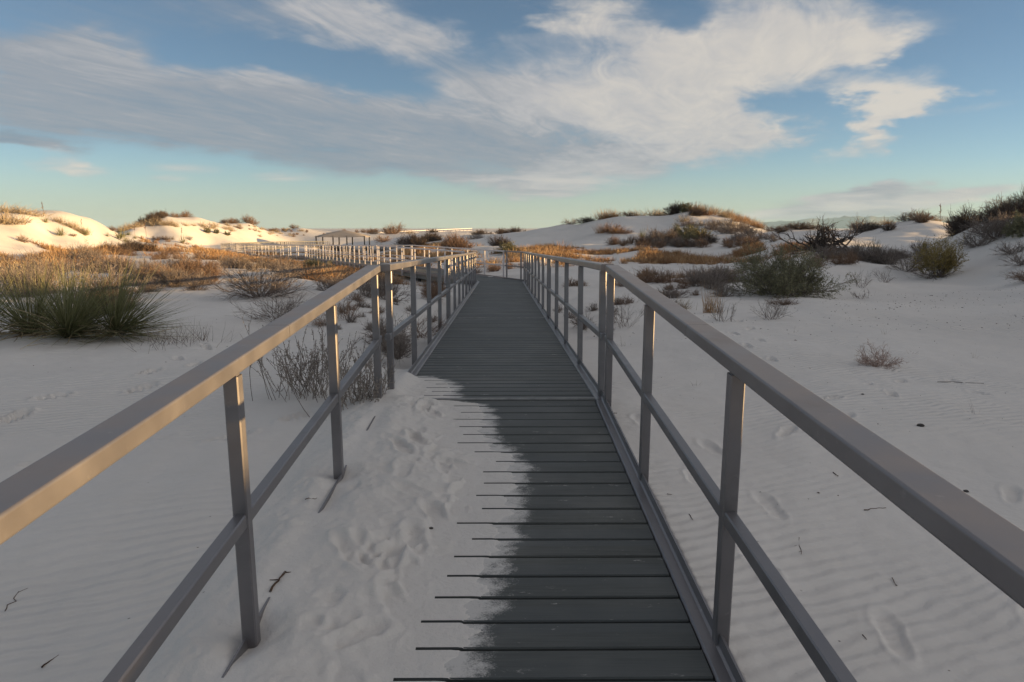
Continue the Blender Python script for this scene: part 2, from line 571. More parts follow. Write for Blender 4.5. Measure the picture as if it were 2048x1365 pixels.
def build_drift():
    xs = np.arange(-1.30, .28, .008)
    ys = []
    y = -1.2
    k0 = int((-1.2 - PLANK0) / PITCHP)
    for k in range(k0, k0 + 52):
        b = PLANK0 + k * PITCHP
        ys += [b - .0074, b + .0074] + list(b + .0074 + (PITCHP - .0148) * np.linspace(0, 1, 15)[1:-1])
    ys = np.array(sorted(v for v in ys if -1.0 < v < 6.5))
    X, Y = np.meshgrid(xs, ys)
    dz = deck_z(Y)
    e = edge_x(Y) - .045 + .05 * fbm(X * 0 + 3, Y * 6, 3) + .03 * pnoise(X * 9, Y * 22)
    d = e - X                                   # distance inside the drift
    lump = fbm(X / .16, Y / .2, 3)
    th = np.where(d > 0, .0016 * sstep(0, .03, d) + .056 * (1 - np.exp(-(np.maximum(d - .165, 0) / .25) ** 1.7)), d * .12)
    rid = 1 - np.abs(fbm(X / .11 + 2, Y / .13, 3))
    th = th + sstep(.16, .45, d) * (.012 * lump + .018 * fbm(X / .5 + 4, Y / .5, 2) + .022 * (rid - .75) * (.5 + .5 * pnoise(X / .4, Y / .4 + 7)))
    DP = []
    rs = random.Random(8)
    for i in range(85):
        yy = rs.uniform(.9, 5.6); xx = rs.uniform(-.62, float(edge_x(yy)) - .10)
        DP.append((xx, yy, rs.gauss(0, .35) + (math.pi if rs.random() < .5 else 0), rs.uniform(.2, .3), rs.uniform(.009, .024)))
    for i in range(45):
        yy = rs.uniform(.9, 5.6); xx = rs.uniform(-.66, float(edge_x(yy)) - .10)
        DP.append((xx, yy, rs.uniform(0, 6.3), rs.uniform(.07, .12), rs.uniform(.004, .012)))
    th = th + prints(X, Y, DP) * sstep(.15, .34, d)
    th = np.where(d > .02, np.maximum(th, .0016 + .006 * sstep(.16, .3, d)), th)     # prints never reach the boards
    # sinks towards the surrounding sand on the left of the kerb, thin along the kerb lip
    g = ground_base(X, Y) + .007 * fbm(X / .28, Y / .28, 3) * sstep(.5, 2.5, np.hypot(X, Y)) + prints(X, Y, PR)
    lip = .054 + .006 * fbm(Y * 2 + 9, X * 0, 2) - .022 * (sstep(1.9, 2.1, Y) * (1 - sstep(2.3, 2.5, Y)) + sstep(3.05, 3.2, Y) * (1 - sstep(3.55, 3.75, Y))) - .010 * sstep(4.2, 4.3, Y) * (1 - sstep(4.5, 4.65, Y))
    lw = np.exp(-((X + .80) / .07) ** 2)
    onz = dz + th * (1 - lw) + lip * lw * sstep(.0, .2, d)
    t = sstep(-.86, -1.18, X)
    z = onz * (1 - t) + (g + .004 - .016 * sstep(-1.16, -1.29, X)) * t
    for px_, py_ in ((-.80, 2.21), (-.825, 3.60)):
        z = z - .022 * np.exp(-(((X - px_ + .02) / .085) ** 2 + ((Y - py_) / .085) ** 2)) + .006 * np.exp(-((np.hypot(X - px_ + .02, Y - py_) - .15) / .04) ** 2)
    # beyond the end of the drift only the sand beside the walk
    z = np.where(Y > 5.95, np.minimum(z, dz + np.where(X > -.8, -.02, .02)), z)
    # open grooves where the sand lies thin
    fr = (Y - PLANK0) / PITCHP + .5
    fr = (fr - np.floor(fr) - .5) * PITCHP
    groove = np.abs(fr) < .0078
    lim = .150 + .06 * pnoise(X * 0 + 1.3, np.round((Y - PLANK0) / PITCHP) * 1.71)
    open_ = groove & (d < lim) & (X > -.7)
    z = np.where(th < 0, np.minimum(z, dz - .004), z)
    global DRIFT
    DRIFT = (xs, ys, z)
    ny, nx = X.shape
    idx = np.arange(nx * ny).reshape(ny, nx)
    Q = np.stack([idx[:-1, :-1].ravel(), idx[:-1, 1:].ravel(), idx[1:, 1:].ravel(), idx[1:, :-1].ravel()], 1)
    # drop what is under the planks anyway
    keep = ((z - dz).ravel()[Q].max(1) > -.012) | (X.ravel()[Q].min(1) < -.72)
    Q = Q[keep & ~(open_.ravel()[Q].sum(1) >= 3)]
    me = mesh_tris("sand_drift", np.stack([X.ravel(), Y.ravel(), z.ravel()], 1), Q, mat=TRODDEN, smooth=True)
    o = link(bpy.data.objects.new("sand_drift", me))
    tag(o, "trampled white sand drift covering the left half of the nearest deck", "sand", kind="stuff")


build_drift()

# ------------------------------------------------------------------ boardwalk
def walk_section(name, label, p0, p1, w_l, w_r, pitch=PITCHP, supports=True, first=0.0, plankless=False, ang0=None, ang1=None):
    """one deck section from p0 to p1 (centre line points at deck level); w_l / w_r widths to either side"""
    p0 = np.array(p0, float); p1 = np.array(p1, float)
    root = empty(name, (0, 0, 0))
    tag(root, label, "boardwalk", "boardwalk sections")
    d = p1 - p0; L = np.linalg.norm(d); d /= L
    side = np.cross(d, (0, 0, 1)); side /= np.linalg.norm(side); up = np.cross(side, d)
    n = int(round((L - .012) / pitch))
    pt = (L - .012) / n
    V = []; T = []; tint = []
    dens = 24 if L < 7.5 and p0[1] < 6 else 2
    for i in range(n):
        a = .006 + i * pt + .003; b = .006 + (i + 1) * pt - .003
        jz = rng.normal(0, .0006)
        a += .0046; b -= .0046
        prof = [(a, -.03), (a, -.005), (a + .0035, 0), (b - .0035, 0), (b, -.005), (b, -.03)]
        base = len(V)
        us = np.linspace(-w_l, w_r, dens)
        for u in us:
            for (s, z) in prof:
                P = p0 + d * s + side * u + up * (z + jz)
                V.append(P)
                inside = edge_x(P[1]) - P[0]
                on = 1.0 if P[1] < 6.2 and abs(P[0]) < 1.2 else 0.0
                tint.append(on * float(sstep(-.17, .07, inside)))
        for j in range(dens - 1):
            o0 = base + j * 6; o1 = o0 + 6
            for q in range(6):
                T.append((o0 + q, o0 + (q + 1) % 6, o1 + (q + 1) % 6, o1 + q))
        for o0 in (base, base + (dens - 1) * 6):
            T.append((o0, o0 + 1, o0 + 4, o0 + 5)); T.append((o0 + 1, o0 + 2, o0 + 3, o0 + 4))
    me = mesh_tris("deck_planks", np.array(V), np.array(T), tint=np.array(tint), mat=DECK)
    link(bpy.data.objects.new("deck_planks", me), root)
    for s, w in ((-1, w_l), (1, w_r)):
        c = MB()
        a = p0 + side * s * (w + .036) + d * .004; b = p1 + side * s * (w + .036) - d * .004
        prof = [(-.030, -.05), (.030, -.05), (.030, .046), (.0225, .046), (.020, .010), (.012, .004), (-.022, .002), (-.030, -.006)]
        if s < 0: prof = [(-x, z) for x, z in prof][::-1]
        c.prism(prof, a, b)
        c.build("curb", METAL, root)
    st = MB()
    st.box(p0 + side * (-w_l - .0) + up * .004 + d * .012, p0 + side * (w_r + .0) + up * .004 + d * .012, .022, .012)
    st.build("joint_strip", STRIP, root)
    for s, w in ((-1, w_l), (1, w_r)):
        f = MB()
        f.box(p0 + side * s * (w - .02) - up * .125 + d * .02, p1 + side * s * (w - .02) - up * .125 - d * .02, .045, .18)
        f.build("stringer", STRINGER, root)
    jm = MB()
    for q in np.arange(.3, L, .6):
        c0 = p0 + d * q - up * .11
        jm.box(c0 - side * (w_l - .05), c0 + side * (w_r - .05), .04, .14)
    jm.build("joists", DARKWOOD, root)
    if supports:
        for q in (.35, L * .5, L - .35):
            for s, w in ((-1, w_l), (1, w_r)):
                P = p0 + d * q + side * s * (w - .09) - up * .2
                g = gz(P[0], P[1])
                if P[2] - g > .05:
                    k = MB(); k.box((P[0], P[1], g - .25), P, .11, .11, up=(0, 1, 0))
                    k.build("support_post", DARKWOOD, root)
    return root


def railing(label, pts_top, posts, group="boardwalk railings", post_end=None, far=False, pw=.045, off=0.0):
    """pts_top: deck-level base line polyline; posts: distances along it"""
    P = [np.array(p, float) for p in pts_top]
    root = empty("railing", tuple(P[0]))
    tag(root, label, "railing", group)
    inv = -P[0]

    def along(s):
        for a, b in zip(P[:-1], P[1:]):
            L = np.linalg.norm(b - a)
            if s <= L or b is P[-1]:
                return a + (b - a) * (s / L), (b - a) / L
            s -= L
    H = .935
    for a, b in zip(P[:-1], P[1:]):
        d = (b - a) / np.linalg.norm(b - a)
        up = np.cross(np.cross(d, (0, 0, 1)), d); up /= np.linalg.norm(up)
        outw = np.cross(d, up) * off                   # the handrail oversails its posts on the outside
        a0, b0 = a, b
        a = a + outw; b = b + outw
        hr = MB(); seam = a + (b - a) * .62           # a splice part way along
        for q0, q1 in ((a + d * .0015, seam - d * .0015), (seam + d * .0015, b - d * .0015)):
            hr.prism(rect(.088, .046, .006, 4), q0 + up * (H - .023) + inv, q1 + up * (H - .023) + inv)
        hr.prism(rect(.080, .038), seam - d * .03 + up * (H - .023) + inv, seam + d * .03 + up * (H - .023) + inv)
        hr.build("handrail", SUNLITMETAL if far else METAL, root)
        a, b = a0, b0
        mr = MB(); mr.prism(rect(.038, .045, .004), a + up * .435 + inv, b + up * .435 + inv)
        mr.build("mid_rail", SUNLITMETAL if far else METAL, root)
    for i, s in enumerate(posts):
        q, d = along(s)
        up = np.cross(np.cross(d, (0, 0, 1)), d); up /= np.linalg.norm(up)
        k = MB()
        lo = q - up * (.22 if post_end is None else post_end)
        sd = np.cross(d, up)
        k.prism(rect(pw, pw, .004), lo + inv, q + up * (H - .052) + inv, up=d)
        k.prism(rect(pw * .7, pw * .7), q + up * (H - .052) + inv, q + up * (H - .045) + inv, up=d)
        k.build("post", SUNLITMETAL if far else METAL, root)
    return root


XL0, XL1 = -.83, -.86
def P1(x, y):
    return (x, y, float(deck_z(y)))


def cx2(y):                                    # drift of the centre line beyond the joint
    return -.055 - .0047 * (y - YJ)


# near section
walk_section("boardwalk_section", "nearest dark plank deck section, half buried by a sand drift", P1(-.045, YJ - PITCHP * 46), P1(-.045, YJ), .705, .66)
ys = [YJ, YJ + 6.15, YJ + 12.3, YC]
for i, lb in enumerate(("dark plank deck section just past the first pale joint line, sand on its corner",
                        "dark plank deck section between the second and third pale joint lines",
                        "last straight dark deck section before the walk bends left")):
    a, b = ys[i], ys[i + 1]
    walk_section("boardwalk_section", lb, P1(cx2(a), a), P1(cx2(b), b), .675, .675)

railing("nearest left railing, sunlit inner face, posts buried in drifted sand",
        [P1(-.738, -1.0), P1(-.858, YJ - .01)], [.36, 1.79, 3.21, 4.60, 5.96], off=-.021)
railing("nearest right railing, shaded, running out of the lower right corner",
        [P1(.674, -1.0), P1(.692, YJ - .01)], [.37, 1.80, 3.22, 4.60, 5.96], off=.021)
ordn = ["second", "third", "fourth"]
for i in range(3):
    a, b = ys[i] + .012, ys[i + 1] - .01
    L = b - a
    ps = [.12] + [.12 + (L - .24) * k / 4 for k in (1, 2, 3)] + [L - .12]
    xl = lambda y: cx2(y) - .755 - .003 * (y - YJ)
    xr = lambda y: cx2(y) + .735 + .000 * (y - YJ)
    railing("%s left railing from the camera, with warm light on its handrail" % ordn[i], [P1(xl(a), a), P1(xl(b), b)], ps, off=-.016)
    railing("%s right railing from the camera, shaded grey metal" % ordn[i], [P1(xr(a), a), P1(xr(b), b)], ps, off=.016)

# landing and the legs beyond, laid along the line the walk follows
dA = np.array([-.462, .887]); nA = np.array([.887, .462])
near0 = np.array([cx2(YC) - .80, YC - .05])          # inner corner post
far0 = near0 + nA * 1.55
cornerR = np.array([cx2(YC) + .74, YC + .15])
land = empty("boardwalk_landing", (0, 0, 0))
tag(land, "wedge shaped dark landing where the boardwalk bends left", "boardwalk", "boardwalk sections")
A = np.array([near0[0], near0[1]]); B = cornerR
# landing planks radiate across the bend: sheet of boards cut to the wedge
poly_far = A + nA * 1.48
tq = float(np.dot(B - A, dA)); 
pl = MB()
ptsw = [(cx2(YC) - .675, YC + .01), (cx2(YC) + .675, YC + .01), tuple(B + np.array([-.03, .05])), tuple(poly_far + dA * .9), tuple(A + dA * .9)]
nb = 8
z0 = ZC
def wedge_board(u0, u1):
    # boards run across leg A; clipped by the wedge front edge
    out = []
    for u in (u0, u1):
        out.append(u)
    return out
tmax = .9
tmin = -1.0
k = 0
t0 = tmin
while t0 < tmax - .02:
    t1 = min(t0 + PITCHP, tmax)
    # across range at mid t : from front edge line (y = YC) to far edge
    quad = []
    for t in (t0 + .003, t1 - .003):
        # param across s in [0.06,1.44]; need y >= YC+.01
        s_min = .06
        y_at = A[1] + dA[1] * t + nA[1] * s_min
        if y_at < YC + .012:
            s_min = (YC + .012 - A[1] - dA[1] * t) / nA[1]
        s_max = 1.46
        # right side limited by the corner
        quad.append((A + dA * t + nA * s_min, A + dA * t + nA * s_max, s_max - s_min))
    if quad[0][2] > .03 and quad[1][2] > .03:
        (a0, a1, _), (b0, b1, _) = quad
        top = [(*a0, z0 - .001), (*a1, z0 - .001), (*b1, z0 - .001), (*b0, z0 - .001)]
        bot = [(p[0], p[1], z0 - .03) for p in top]
        pl.add(top + bot, [(0, 1, 2, 3), (7, 6, 5, 4), (0, 4, 5, 1), (1, 5, 6, 2), (2, 6, 7, 3), (3, 7, 4, 0)])
    t0 += PITCHP
pl.build("deck_planks", DECK, land)
cu = MB(); e0 = A + dA * (-.78) + nA * 1.50; e1 = A + dA * .9 + nA * 1.50
cu.box((*e0, z0 + .01), (*e1, z0 + .01), .05, .07); cu.build("curb", METAL, land)
fa = MB(); fa.box((*(e0 - nA * .03), z0 - .13), (*(e1 - nA * .03), z0 - .13), .045, .18); fa.build("stringer", STRINGER, land)
for s in (-.6, .75):
    q = A + dA * s + nA * 1.38
    k = MB(); k.box((q[0], q[1], gz(*q) - .3), (q[0], q[1], z0 - .2), .11, .11, up=(0, 1, 0)); k.build("support_post", DARKWOOD, land)
railing("railing across the back of the bend, tawny grass behind it", [(*(A + dA * -.80 + nA * 1.54), ZC), (*(A + dA * .9 + nA * 1.54), ZC)], [.08, .62, 1.62], post_end=.2)

LEGS = [np.array([*(A + dA * .9 + nA * .75), ZC]), None, None, None, None]
def wp(px, dh, z):
    x, y = spot(px, dh); return np.array([x, y, z + .0053 * dh])
c0 = LEGS[0]
c1 = wp(790, 33.0, -.42); c2 = wp(629, 58, -1.10); c3 = wp(492, 67.5, -1.33); c4 = wp(455, 84, -1.62); c5 = wp(474, 88.5, -1.66); c6 = wp(560, 99, -1.75)
c7 = wp(650, 106, -1.85)
names = ["far boardwalk leg just left of the bend, dark gap below its pale fascia",
         "long far boardwalk leg above tawny grass, lined by sunlit posts",
         "far boardwalk leg turning left in front of the lit dune",
         "farthest left boardwalk leg, narrowing to the hairpin",
         "short boardwalk end at the hairpin below the left dunes",
         "distant boardwalk leg returning right from the hairpin",
         "distant boardwalk leg running up to the canopy shelter"]
SHORT = ["far leg just left of the bend", "long far leg above tawny grass", "far leg in front of the lit dune", "leg narrowing to the hairpin", "short hairpin end", "distant leg returning right from the hairpin", "distant leg running to the canopy shelter"]
chain = [c0, c1, c2, c3, c4, c5, c6, c7]
side_n = [("near side", -1), ("far side", 1)]
for i in range(7):
    a, b = chain[i], chain[i + 1]
    L = np.linalg.norm(b - a); d = (b - a) / L
    s = np.cross(d, (0, 0, 1)); s /= np.linalg.norm(s)
    walk_section("boardwalk_section", names[i], a + d * (.02 if i else 0), b - d * .02, .68, .68)
    for (lb, sg) in side_n:
        if i == 4 and sg == 1: pass
        n = max(2, int(round(L / 1.45)) + 1)
        ps = [.1 + (L - .2) * k / (n - 1) for k in range(n)]
        if i < 4:
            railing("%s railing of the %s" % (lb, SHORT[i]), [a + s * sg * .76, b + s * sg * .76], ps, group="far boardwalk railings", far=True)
        else:
            # baluster railings, too small in view for parts
            m = MB(); up = np.array((0, 0, 1.0))
            o0 = a + s * sg * .76; o1 = b + s * sg * .76
            m.box(o0 + up * .9, o1 + up * .9, .07, .05); m.box(o0 + up * .45, o1 + up * .45, .05, .05); m.box(o0 + up * .12, o1 + up * .12, .04, .04)
            for q in np.arange(.1, L, .32):
                m.box(o0 + d * q - up * .2, o0 + d * q + up * .88, .05, .05, up=(0, 1, 0))
            r = m.build("railing", STRINGER)  # darker timber colour stands in for dune shade on these rails
            tag(r, "%s closely barred railing of the %s" % (lb, SHORT[i]), "railing", "far boardwalk railings")

# sloping white-lit ramp rail far off
ra, rb = wp(742, 168, -1.35), wp(944, 196, -.55)
ramp_root = MB(); L = np.linalg.norm(rb - ra); d = (rb - ra) / L; up = np.array((0, 0, 1.0))
ramp_root.box(ra + up * .9, rb + up * .9, .08, .09); ramp_root.box(ra + up * .42, rb + up * .42, .05, .06); ramp_root.box(ra - up * .05, rb - up * .05, .12, .14)
for q in np.arange(0, L, 1.5):
    p = ra + d * q
    ramp_root.box(p - up * .8, p + up * .88, .12, .12, up=(0, 1, 0))
o = ramp_root.build("ramp_railing", SUNLITMETAL)
tag(o, "distant pale ramp railing climbing right towards the skyline", "railing")

# shade canopy on posts
def shelter():
    c = wp(686, 112, 0); base = -1.95
    root = empty("shade_shelter", (c[0], c[1], base))
    tag(root, "peaked fabric shade canopy on dark posts beyond the far boardwalk", "shelter")
    W, D, eave, apex = 3.65, 2.2, 2.18, 3.05
    nx, ny = 14, 8
    V = []; Fc = []
    for zoff in (0, -.05):
        for j in range(ny + 1):
            for i in range(nx + 1):
                u = -1 + 2 * i / nx; v = -1 + 2 * j / ny
                m = max(max(abs(u) - .12, 0) / .88, abs(v))
                z = eave + (apex - eave) * (1 - m) ** .8 - .10 * (1 - abs(u * v)) * m ** 6
                V.append((u * W, v * D, z + zoff))
    st = (nx + 1) * (ny + 1)
    for j in range(ny):
        for i in range(nx):
            a = j * (nx + 1) + i
            Fc.append((a, a + 1, a + nx + 2, a + nx + 1)); Fc.append((st + a + nx + 1, st + a + nx + 2, st + a + 1, st + a))
    ring = [i for i in range(nx + 1)] + [j * (nx + 1) + nx for j in range(1, ny + 1)] + [ny * (nx + 1) + i for i in range(nx - 1, -1, -1)] + [j * (nx + 1) for j in range(ny - 1, 0, -1)]
    for q in range(len(ring)):
        a, b = ring[q], ring[(q + 1) % len(ring)]
        Fc.append((b, a, st + a, st + b))
    m = MB(); m.add(V, Fc); m.build("canopy", CANVAS, root, smooth=True)
    for x in (-3.5, -1.05, .95, 3.5):
        for y in (-2.0, 2.0):
            k = MB(); k.box((x, y, -.6), (x, y, eave + .08), .15, .15, up=(0, 1, 0)); k.build("post", DARKWOOD, root)
    t = MB(); t.box((-1.2, -.4, .72), (1.2, -.4, .72), .8, .06); t.box((-1.2, -1.1, .42), (1.2, -1.1, .42), .28, .05); t.box((-1.2, .3, .42), (1.2, .3, .42), .28, .05)
    for x in (-.9, .9): t.box((x, -.4, -.2), (x, -.4, .70), .12, .5, up=(0, 1, 0)); t.box((x, -1.2, .37), (x, .4, .37), .08, .08)
    tb = t.build("picnic_table", DARKWOOD); tb.location = (c[0] - .6, c[1], base + .05)
    tag(tb, "dark picnic table under the fabric shade canopy", "table")


shelter()

# ------------------------------------------------------------------ plants
def tubes(P, Rd, sides=3):
    """(n,k,3) polylines with (n,k) radii -> tris"""
    n, k, _ = P.shape
    Tn = np.gradient(P, axis=1); Tn /= np.linalg.norm(Tn, axis=2, keepdims=True) + 1e-9
    ref = np.where(np.abs(Tn[..., 2:3]) > .9, np.array([1.0, 0, 0]), np.array([0, 0, 1.0]))
    A_ = np.cross(Tn, ref); A_ /= np.linalg.norm(A_, axis=2, keepdims=True) + 1e-9
    B_ = np.cross(Tn, A_)
    V = np.empty((n, k, sides, 3))
    for i in range(sides):
        a = 2 * math.pi * i / sides
        V[:, :, i] = P + (A_ * math.cos(a) + B_ * math.sin(a)) * Rd[..., None]
    idx = np.arange(n * k * sides).reshape(n, k, sides)
    a = idx[:, :-1, :]; b = np.roll(a, -1, 2); c = idx[:, 1:, :]; d = np.roll(c, -1, 2)
    T = np.concatenate([np.stack([a, b, d], -1).reshape(-1, 3), np.stack([a, d, c], -1).reshape(-1, 3)])
    return V.reshape(-1, 3), T, k * sides


def ribbons(P, Wd, rg, flat=None):
    n, k, _ = P.shape
    Tn = np.gradient(P, axis=1); Tn /= np.linalg.norm(Tn, axis=2, keepdims=True) + 1e-9
    r = rg.normal(size=(n, 1, 3)) if flat is None else flat
    S = np.cross(Tn, r); S /= np.linalg.norm(S, axis=2, keepdims=True) + 1e-9
    V = np.stack([P - S * Wd[..., None], P + S * Wd[..., None]], 2)
    idx = np.arange(n * k * 2).reshape(n, k, 2)
    a = idx[:, :-1, 0]; b = idx[:, :-1, 1]; c = idx[:, 1:, 0]; d = idx[:, 1:, 1]
    T = np.concatenate([np.stack([a, b, d], -1).reshape(-1, 3), np.stack([a, d, c], -1).reshape(-1, 3)])
    return V.reshape(-1, 3), T, k * 2


def norm(v):
    return v / (np.linalg.norm(v, axis=-1, keepdims=True) + 1e-9)


def grow(start, d, L, k, rg, wob=.12, up=0.0):
    n = len(start)
    P = np.empty((n, k, 3)); P[:, 0] = start
    cur = norm(d); st = (L / (k - 1))[:, None]
    for i in range(1, k):
        cur = norm(cur + rg.normal(0, wob, (n, 3)) + np.array([0, 0, up]))
        P[:, i] = P[:, i - 1] + cur * st
    return P


def branch(P, per, rg, spread, lo, hi, lmin, lmax, k=4, wob=.14, up=.05):
    n, kk, _ = P.shape
    idx = np.repeat(np.arange(n), per)
    f = rg.uniform(lo, hi, len(idx)) * (kk - 1)
    i0 = np.minimum(f.astype(int), kk - 2); t = (f - i0)[:, None]
    s = P[idx, i0] * (1 - t) + P[idx, i0 + 1] * t
    d = norm(P[idx, i0 + 1] - P[idx, i0])
    Lp = np.linalg.norm(np.diff(P[idx], axis=1), axis=2).sum(1)
    d = norm(d + rg.normal(0, spread, d.shape))
    return grow(s, d, Lp * rg.uniform(lmin, lmax, len(idx)), k, rg, wob, up), f / (kk - 1)


class Plant:
    def __init__(s): s.V = []; s.T = []; s.t = []; s.n = 0
    def put(s, V, T, tint):
        s.V.append(V); s.T.append(T + s.n); s.t.append(tint); s.n += len(V)
    def mesh(s, name, mat):
        return mesh_tris(name, np.concatenate(s.V), np.concatenate(s.T), np.concatenate(s.t), mat)


def stems(rg, n, H, W, base_r, k=5, tmin=0, tmax=80, wob=.10, up=.03, lmin=.7):
    th = R(1) * (tmin + (tmax - tmin) * np.sqrt(rg.uniform(0, 1, n))); az = rg.uniform(0, 2 * np.pi, n)
    d = np.stack([np.sin(th) * np.cos(az), np.sin(th) * np.sin(az), np.cos(th)], 1)
    L = 1 / np.sqrt((np.sin(th) / (W / 2)) ** 2 + (np.cos(th) / H) ** 2) * rg.uniform(lmin, 1.0, n)
    s = np.stack([rg.normal(0, base_r, n), rg.normal(0, base_r, n), np.full(n, -.03)], 1)
    return grow(s, d, L, k, rg, wob, up)


def rad(P, r0, r1):
    n, k, _ = P.shape
    return np.linspace(r0, r1, k)[None, :].repeat(n, 0)


def twig_bush(seed, H=.6, W=.9, n0=26, n1=6, n2=4, thick=.005, tmax=80, spread=.45, wob=.13, up=.03, tone=.45, base=.05, flat_twigs=True, lmin=.7):
    rg = np.random.default_rng(seed); p = Plant()
    P0 = stems(rg, n0, H, W, base, tmax=tmax, wob=wob, up=up, lmin=lmin)
    V, T, m = tubes(P0, rad(P0, thick, thick * .45)); p.put(V, T, np.repeat(rg.uniform(tone - .25, tone + .15, n0), m))
    P1_, _ = branch(P0, n1, rg, spread, .25, .97, .22, .5, up=up)
    V, T, m = tubes(P1_, rad(P1_, thick * .55, thick * .25)); p.put(V, T, np.repeat(rg.uniform(tone - .2, tone + .25, len(P1_)), m))
    if n2:
        P2, _ = branch(P1_, n2, rg, spread, .2, .97, .3, .7, k=3, up=up)
        V, T, m = ribbons(P2, rad(P2, thick * .34, thick * .16), rg); p.put(V, T, np.repeat(rg.uniform(tone - .1, tone + .45, len(P2)), m))
    return p


def add_leaves(p, P, per, rg, L, Wd, tlo, thi, lo=.35):
    n, k, _ = P.shape
    idx = np.repeat(np.arange(n), per)
    f = rg.uniform(lo, 1, len(idx)) * (k - 1); i0 = np.minimum(f.astype(int), k - 2); t = (f - i0)[:, None]
    s = P[idx, i0] * (1 - t) + P[idx, i0 + 1] * t
    d = norm(norm(P[idx, i0 + 1] - P[idx, i0]) * .8 + rg.normal(0, .55, (len(idx), 3)))
    Q = grow(s, d, L * rg.uniform(.6, 1.2, len(idx)), 3, rg, .2)
    w = np.array([.5, 1, .15])[None, :] * Wd * rg.uniform(.7, 1.2, (len(idx), 1))
    V, T, m = ribbons(Q, w, rg); p.put(V, T, np.repeat(rg.uniform(tlo, thi, len(idx)), m))


def leafy_bush(seed, H, W, n0, n1, per, leaf, tlo, thi, tmax=75, thick=.006, n2=3, wid=.0035):
    rg = np.random.default_rng(seed); st = Plant(); fo = Plant()
    P0 = stems(rg, n0, H, W, W * .07, tmax=tmax, wob=.12, up=.05, lmin=.55)
    V, T, m = tubes(P0, rad(P0, thick, thick * .4)); st.put(V, T, np.repeat(rg.uniform(.2, .6, n0), m))
    P1_, _ = branch(P0, n1, rg, .38, .35, .98, .2, .42, up=.06)
    V, T, m = ribbons(P1_, rad(P1_, thick * .45, thick * .2), rg); st.put(V, T, np.repeat(rg.uniform(.3, .7, len(P1_)), m))
    P2, _ = branch(P1_, n2, rg, .4, .2, .95, .35, .7, k=3, up=.06)
    add_leaves(fo, P1_, per, rg, leaf, wid, tlo, thi)
    add_leaves(fo, P2, per, rg, leaf, wid, tlo, thi, .1)
    return st, fo


def tuft(seed, n=60, H=.5, W=.35, wid=.004, tmax=45, droop=-.05, base=.06, k=4, tone=(.2, .8), tube=False):
    rg = np.random.default_rng(seed); p = Plant()
    P = stems(rg, n, H, W * 2, base, k=k, tmax=tmax, wob=.07, up=droop, lmin=.5)
    w = rad(P, wid, wid * .25)
    if tube: V, T, m = tubes(P, w)
    else: V, T, m = ribbons(P, w, rg)
    tt = np.repeat(rg.uniform(tone[0], tone[1], n), m) + np.tile(np.repeat(np.linspace(-.12, .14, k), m // k), n)
    p.put(V, T, np.clip(tt, 0, 1))
    return p


def yucca_rosette(p, seed, c, n, L, wid, tmax, lean=(0, 0), lmin=.6):
    rg = np.random.default_rng(seed)
    th = R(1) * tmax * rg.uniform(0, 1, n) ** .75; az = rg.uniform(0, 2 * np.pi, n)
    d = np.stack([np.sin(th) * np.cos(az) + lean[0], np.sin(th) * np.sin(az) + lean[1], np.cos(th)], 1)
    s = np.array(c)[None] + np.stack([np.cos(az) * .05, np.sin(az) * .05, rg.uniform(0, .10, n)], 1)
    k = 5
    P = grow(s, d, L * rg.uniform(lmin, 1.0, n), k, rg, .035, -.035)
    w = np.array([.7, 1, .8, .5, .06])[None, :] * wid * rg.uniform(.7, 1.2, (n, 1))
    V, T, m = ribbons(P, w, rg, flat=np.stack([np.zeros(n), np.zeros(n), np.ones(n)], 1)[:, None, :] + rg.normal(0, .35, (n, 1, 3)))
    tn = np.repeat(rg.uniform(.12, .62, n), m) + np.tile(np.repeat(np.array([-.15, 0, .05, .12, .35]), 2), n)
    dead = np.repeat(rg.uniform(0, 1, n) < .06, m)
    p.put(V, T, np.clip(np.where(dead, .95, tn), 0, 1))


def yucca_small(seed, n=90, L=.45):
    p = Plant(); yucca_rosette(p, seed, (0, 0, 0), n, L, .008, 88)
    return p


def stalk(seed, H=1.2):
    rg = np.random.default_rng(seed); p = Plant()
    P = grow(np.array([[0, 0, -.05]]), np.array([[.03, .02, 1.0]]), np.array([H]), 7, rg, .03, .05)
    V, T, m = tubes(P, rad(P, .014, .007), 4); p.put(V, T, np.full(len(V), .45))
    P1_, _ = branch(P, 22, rg, .7, .6, 1.0, .05, .10, k=3, up=.1)
    V, T, m = tubes(P1_, rad(P1_, .006, .022), 4); p.put(V, T, np.repeat(rg.uniform(.25, .6, len(P1_)), m))
    return p


def place(o, px=None, dh=None, xy=None, s=1.0, sz=None, rz=None, sink=.02):
    x, y = xy if xy is not None else spot(px, dh)
    o.location = (x, y, gz(x, y) - sink)
    o.rotation_euler = (0, 0, random.uniform(0, 6.28) if rz is None else rz)
    o.scale = (s, s, sz if sz else s)
    return o


def single(name, plant, mat, label, cat, px, dh, group=None, rz=0.0, s=1.0, sz=None):
    o = link(bpy.data.objects.new(name, plant.mesh(name, mat)))
    tag(o, label, cat, group)
    return place(o, px, dh, rz=rz, s=s, sz=sz)


